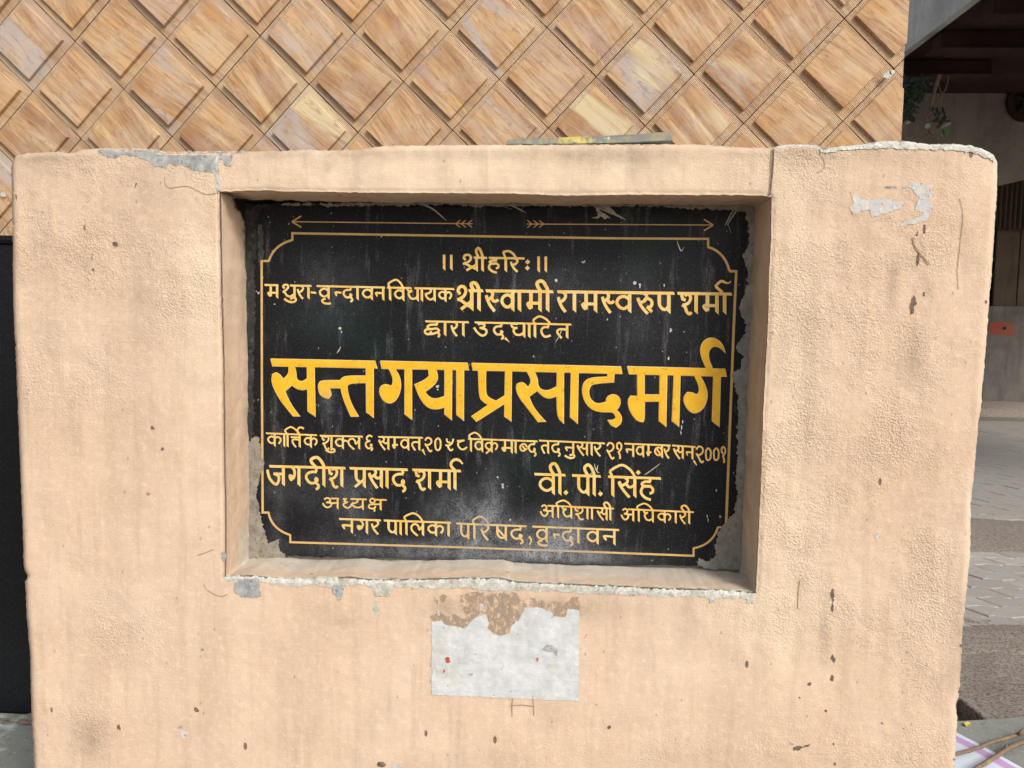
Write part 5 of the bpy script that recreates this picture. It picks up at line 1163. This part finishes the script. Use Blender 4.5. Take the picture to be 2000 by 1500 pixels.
# far wall of the alley
far = PZ(1960, 806, 0.0); FY = far.y
ab = empty('alley_house', (7.0, FY, 0.0)); tag(ab, 'shaded brown plaster house closing the alley, with round vent and low grey plinth', 'house', kind='thing')
zpl = PY(1965, 598, FY).z; UY = YB1 + 1.0; zl0 = PY(1945, 362, UY).z; zl1 = PY(2000, 349, UY).z
xa_ = PY(1700, 600, FY).x; xb_ = PY(2150, 600, FY).x
# upper wall with sloping lintel edge
sl2 = (zl1 - zl0) / (PY(2000, 349, UY).x - PY(1945, 362, UY).x)
xm = PY(1945, 362, UY).x
ua, ub = 1.2, FX + 5.2; zA = zl0 + sl2 * (ua - xm); zB = zl0 + sl2 * (ub - xm); zT = FZ + 2.2
bm = bmesh.new(); v = add_box(bm, (ua, UY + .002, zA), (ub, UY + 0.3, zT))
for q in (1, 2): v[q].co.z = zB
bm_obj('upper_wall', bm, M_BWALL, ab)
box('plinth', (xa_ - 3, FY - 0.06, 0.0), (xb_ + 1, FY + 0.3, zpl), M_PLINTH, ab, bev=0.02)
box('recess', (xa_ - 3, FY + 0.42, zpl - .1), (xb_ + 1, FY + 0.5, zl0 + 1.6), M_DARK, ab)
box('recess_shade_slab', (ua, UY + .31, zB + .35), (ub + 2, FY + .6, zB + .5), M_BWALL, ab)  # unseen slab, added to block the sky and keep the recess dark
d0 = PY(1948, 455, FY + .25); d1 = PY(1984, 595, FY + .25)
box('door_panel', (d0.x, FY + .25, zpl + .01), (d1.x, FY + .30, d0.z + .9), M_DOOR, ab, bev=.01)
box('door_panel', (d1.x + .03, FY + .28, zpl + .01), (d1.x + 1.1, FY + .33, d0.z + .9), M_DOOR, ab, bev=.01)
# corrugated cloth blind hanging in the recess
vs, fs = [], []; c0, c1 = PY(1940, 370, FY + .12), PY(2040, 452, FY + .12); n_ = 90
for i in range(n_ + 1):
    x = c0.x + (c1.x - c0.x) * i / n_; yy = FY + .14 + 0.035 * math.sin(i * .75) + .01 * fn(i * .2, 0, 0)
    zb_ = c1.z + 0.05 * abs(math.sin(i * 0.11)) + .03 * fn(i * .1, 4, 0) + (0.28 * max(0, 1 - (i - 0) / 16.0) ** 2)
    for q in range(5): vs.append((x, yy, zb_ + (zl0 + 1.2 - zb_) * q / 4))
for i in range(n_):
    for q in range(4): fs.append((i*5+q, (i+1)*5+q, (i+1)*5+q+1, i*5+q+1))
mesh_obj('hanging_blind', vs, fs, conc('brown_cloth', (0.11, 0.085, 0.06), (0.17, 0.135, 0.10)), ab, smooth=True)
# round vent
cv = PY(2003, 200, UY - .01); ro_ = abs(PY(2003, 162, UY).z - cv.z)
def disc(name, c, r, y0, y1, mat, parent, n_=40, hole=0.0, rx=1.0):
    bm = bmesh.new(); rr = [(r, y0), (r, y1)] + ([(hole, y1), (hole, y0)] if hole else [])
    rg = [[bm.verts.new((c.x + q * rx * math.cos(2*math.pi*k/n_), y_, c.z + q * math.sin(2*math.pi*k/n_))) for k in range(n_)] for q, y_ in rr]
    for a_i in range(len(rg) - (0 if hole else 1)):
        A, B = rg[a_i], rg[(a_i + 1) % len(rg)]
        for k in range(n_): bm.faces.new((A[k], A[(k+1) % n_], B[(k+1) % n_], B[k]))
    if not hole: bm.faces.new(rg[1]); bm.faces.new(rg[0])
    bmesh.ops.recalc_face_normals(bm, faces=bm.faces[:]); return bm_obj(name, bm, mat, parent)
vent = disc('round_vent', cv, ro_, UY - .005, UY - .05, M_WOOD, ab, hole=ro_ * .72)
disc('vent_back', cv, ro_ * .715, UY - .003, UY - .02, M_DARK, ab)
disc('vent_hub', cv, ro_ * .3, UY - .03, UY - .06, M_DARK, ab)
for k in range(5): 
    t = 2*math.pi*k/5; tube('vent_blade', [cv + Vector((ro_*.2*math.cos(t), -.03, ro_*.2*math.sin(t))), cv + Vector((ro_*.7*math.cos(t+.3), -.03, ro_*.7*math.sin(t+.3)))], [.012, .03], M_DARK, ab, 6)
# red painted mark
a_ = NB('faded_red_paint', 0.9); a_.fin(a_.mix(a_.ramp(a_.noise(6.0, 4, .7), [(.4, 0), (.65, .7)]), (0.34, 0.07, 0.045), (0.22, 0.12, 0.09)))
rm = [PY(x, y_, FY - .064) for x, y_ in ((1934,630),(1945,628),(1960,628),(1975,631),(1982,636),(1983,648),(1978,656),(1965,658),(1950,654),(1936,655),(1931,642))]
mesh_obj('red_mark', rm, [tuple(reversed(range(len(rm))))], a_.m, ab)
hm = PY(1962, 641, FY - .068); mesh_obj('hole', [hm + Vector((.03*math.cos(t*.9), 0, .025*math.sin(t*.9))) for t in range(7)], [tuple(reversed(range(7)))], M_DARK, ab)
# crumbled skirt of earth at the base of the plinth
drift('earth_bank', 7.2, FY - 0.1, 2.6, 0.55, 0.20)
# ---- climbing plant hanging under the nearest timber
vine = empty('hanging_vine', PY(1830, 150, 5.2)); tag(vine, 'dark climbing plant with bare hanging roots below the farthest beam', 'plant')
M_ROOT = cement_mat('vine_root', (0.15, 0.11, 0.08), (0.27, 0.20, 0.15), (0.08, 0.06, 0.045), .3)
def root(pxs, r, y_=5.2, mat=None):
    pts = [PY(a_, b_, y_ + .08 * fn(a_ * .05, b_ * .05, 0)) for a_, b_ in pxs]; Q = []
    for k in range(len(pts) - 1):
        p0, p1, p2, p3 = pts[max(k-1,0)], pts[k], pts[k+1], pts[min(k+2,len(pts)-1)]
        for t in (0, .25, .5, .75): Q.append(0.5 * ((2*p1) + (p2-p0)*t + (2*p0-5*p1+4*p2-p3)*t*t + (3*p1-p0-3*p2+p3)*t**3))
    Q.append(pts[-1]); tube('root', Q, [r * (1 - .35 * k / len(Q)) for k in range(len(Q))], mat or M_ROOT, vine, 7)
root([(1836,146),(1829,165),(1822,190),(1817,215),(1815,222)], .016)
root([(1815,220),(1810,230),(1810,242),(1813,252)], .008); root([(1817,216),(1819,232),(1818,248),(1815,258)], .009)
root([(1853,147),(1851,160),(1846,175),(1840,185),(1837,200),(1838,225),(1836,246)], .007)
root([(1832,160),(1835,172),(1839,184)], .006)
root([(1760,245),(1772,242),(1779,240)], .009); root([(1768,272),(1790,266),(1805,258),(1815,254)], .007); root([(1790,278),(1806,268),(1820,262),(1834,264)], .008)
root([(1800,272),(1812,262),(1815,255)], .006); root([(1816,258),(1826,266),(1832,272),(1834,280)], .006); root([(1776,276),(1792,271),(1808,270)], .005)
def leaf_mat(name, c0, c1):
    a = NB(name, 0.55, 0.3); a.fin(a.mix(a.noise(20.0, 3), c0, c1)); return a.m
M_LEAF = leaf_mat('dark_leaf', (0.018, 0.03, 0.016), (0.045, 0.06, 0.035)); M_LEAF2 = leaf_mat('fresh_leaf', (0.05, 0.12, 0.03), (0.09, 0.19, 0.05)); M_LEAF3 = leaf_mat('pale_leaf_back', (0.22, 0.24, 0.17), (0.32, 0.33, 0.25))
def leaf_geo(c, L_, wd_, d, n_, vs, fs):
    s = d.cross(n_).normalized(); o = len(vs)
    prof = [(0, 0), (.25, .8), (.5, 1), (.75, .7), (1, 0)]
    vs.append(c)
    for t, w_ in prof[1:-1]: vs += [c + d * L_ * t + s * wd_ * w_ + n_ * .12 * L_ * math.sin(t * 3), c + d * L_ * t + n_ * .02 * L_, c + d * L_ * t - s * wd_ * w_ + n_ * .12 * L_ * math.sin(t * 3)]
    vs.append(c + d * L_)
    fs += [(o, o+1, o+2), (o, o+2, o+3)]
    for q in (0, 1): b = o + 1 + 3*q; fs += [(b, b+3, b+4, b+1), (b+1, b+4, b+5, b+2)]
    b = o + 7; fs += [(b, o+10, b+1), (b+1, o+10, b+2)]
rn = random.Random(3); vs, fs = [], []
def rdir(): 
    v = Vector((rn.gauss(0, 1), rn.gauss(0, .6), rn.gauss(-.6, .8))); return v.normalized()
for k in range(620):
    t = rn.random(); px = 1755 + 62 * rn.random() ** 1.6; py = 148 + rn.random() * (85 if px < 1785 else 45)
    if px > 1800: py = 148 + 20 * rn.random()
    c = PY(px, py, 5.25 + rn.uniform(-.2, .35)); d = rdir(); n_ = d.orthogonal().normalized(); leaf_geo(c, rn.uniform(.03, .06), rn.uniform(.009, .017), d, n_, vs, fs)
for k in range(30):
    c = PY(rn.uniform(1822, 1848), rn.uniform(205, 245), 5.2 + rn.uniform(-.1, .1)); d = rdir(); leaf_geo(c, rn.uniform(.03, .05), .012, d, d.orthogonal().normalized(), vs, fs)
fo_ = mesh_obj('foliage', vs, fs, M_LEAF, vine); fo_['kind'] = 'stuff'
for (px, py, L_, w_, d, m) in ((1847, 245, .095, .026, Vector((.05, -.1, -1)), M_LEAF2), (1841, 252, .07, .02, Vector((-.15, 0, -1)), M_LEAF2), (1838, 250, .085, .012, Vector((1, -.1, .55)), M_LEAF3), (1779, 238, .05, .012, Vector((-1, 0, -.35)), M_LEAF3), (1806, 250, .05, .02, Vector((.7, -.2, .5)), M_LEAF3), (1833, 262, .05, .014, Vector((1, 0, -.2)), M_LEAF3)):
    vs, fs = [], []; d = d.normalized(); leaf_geo(PY(px, py, 5.08), L_, w_, d, Vector((0.2, -1, 0.1)).cross(d).cross(d).normalized() * -1, vs, fs); mesh_obj('leaf', vs, fs, m, vine)
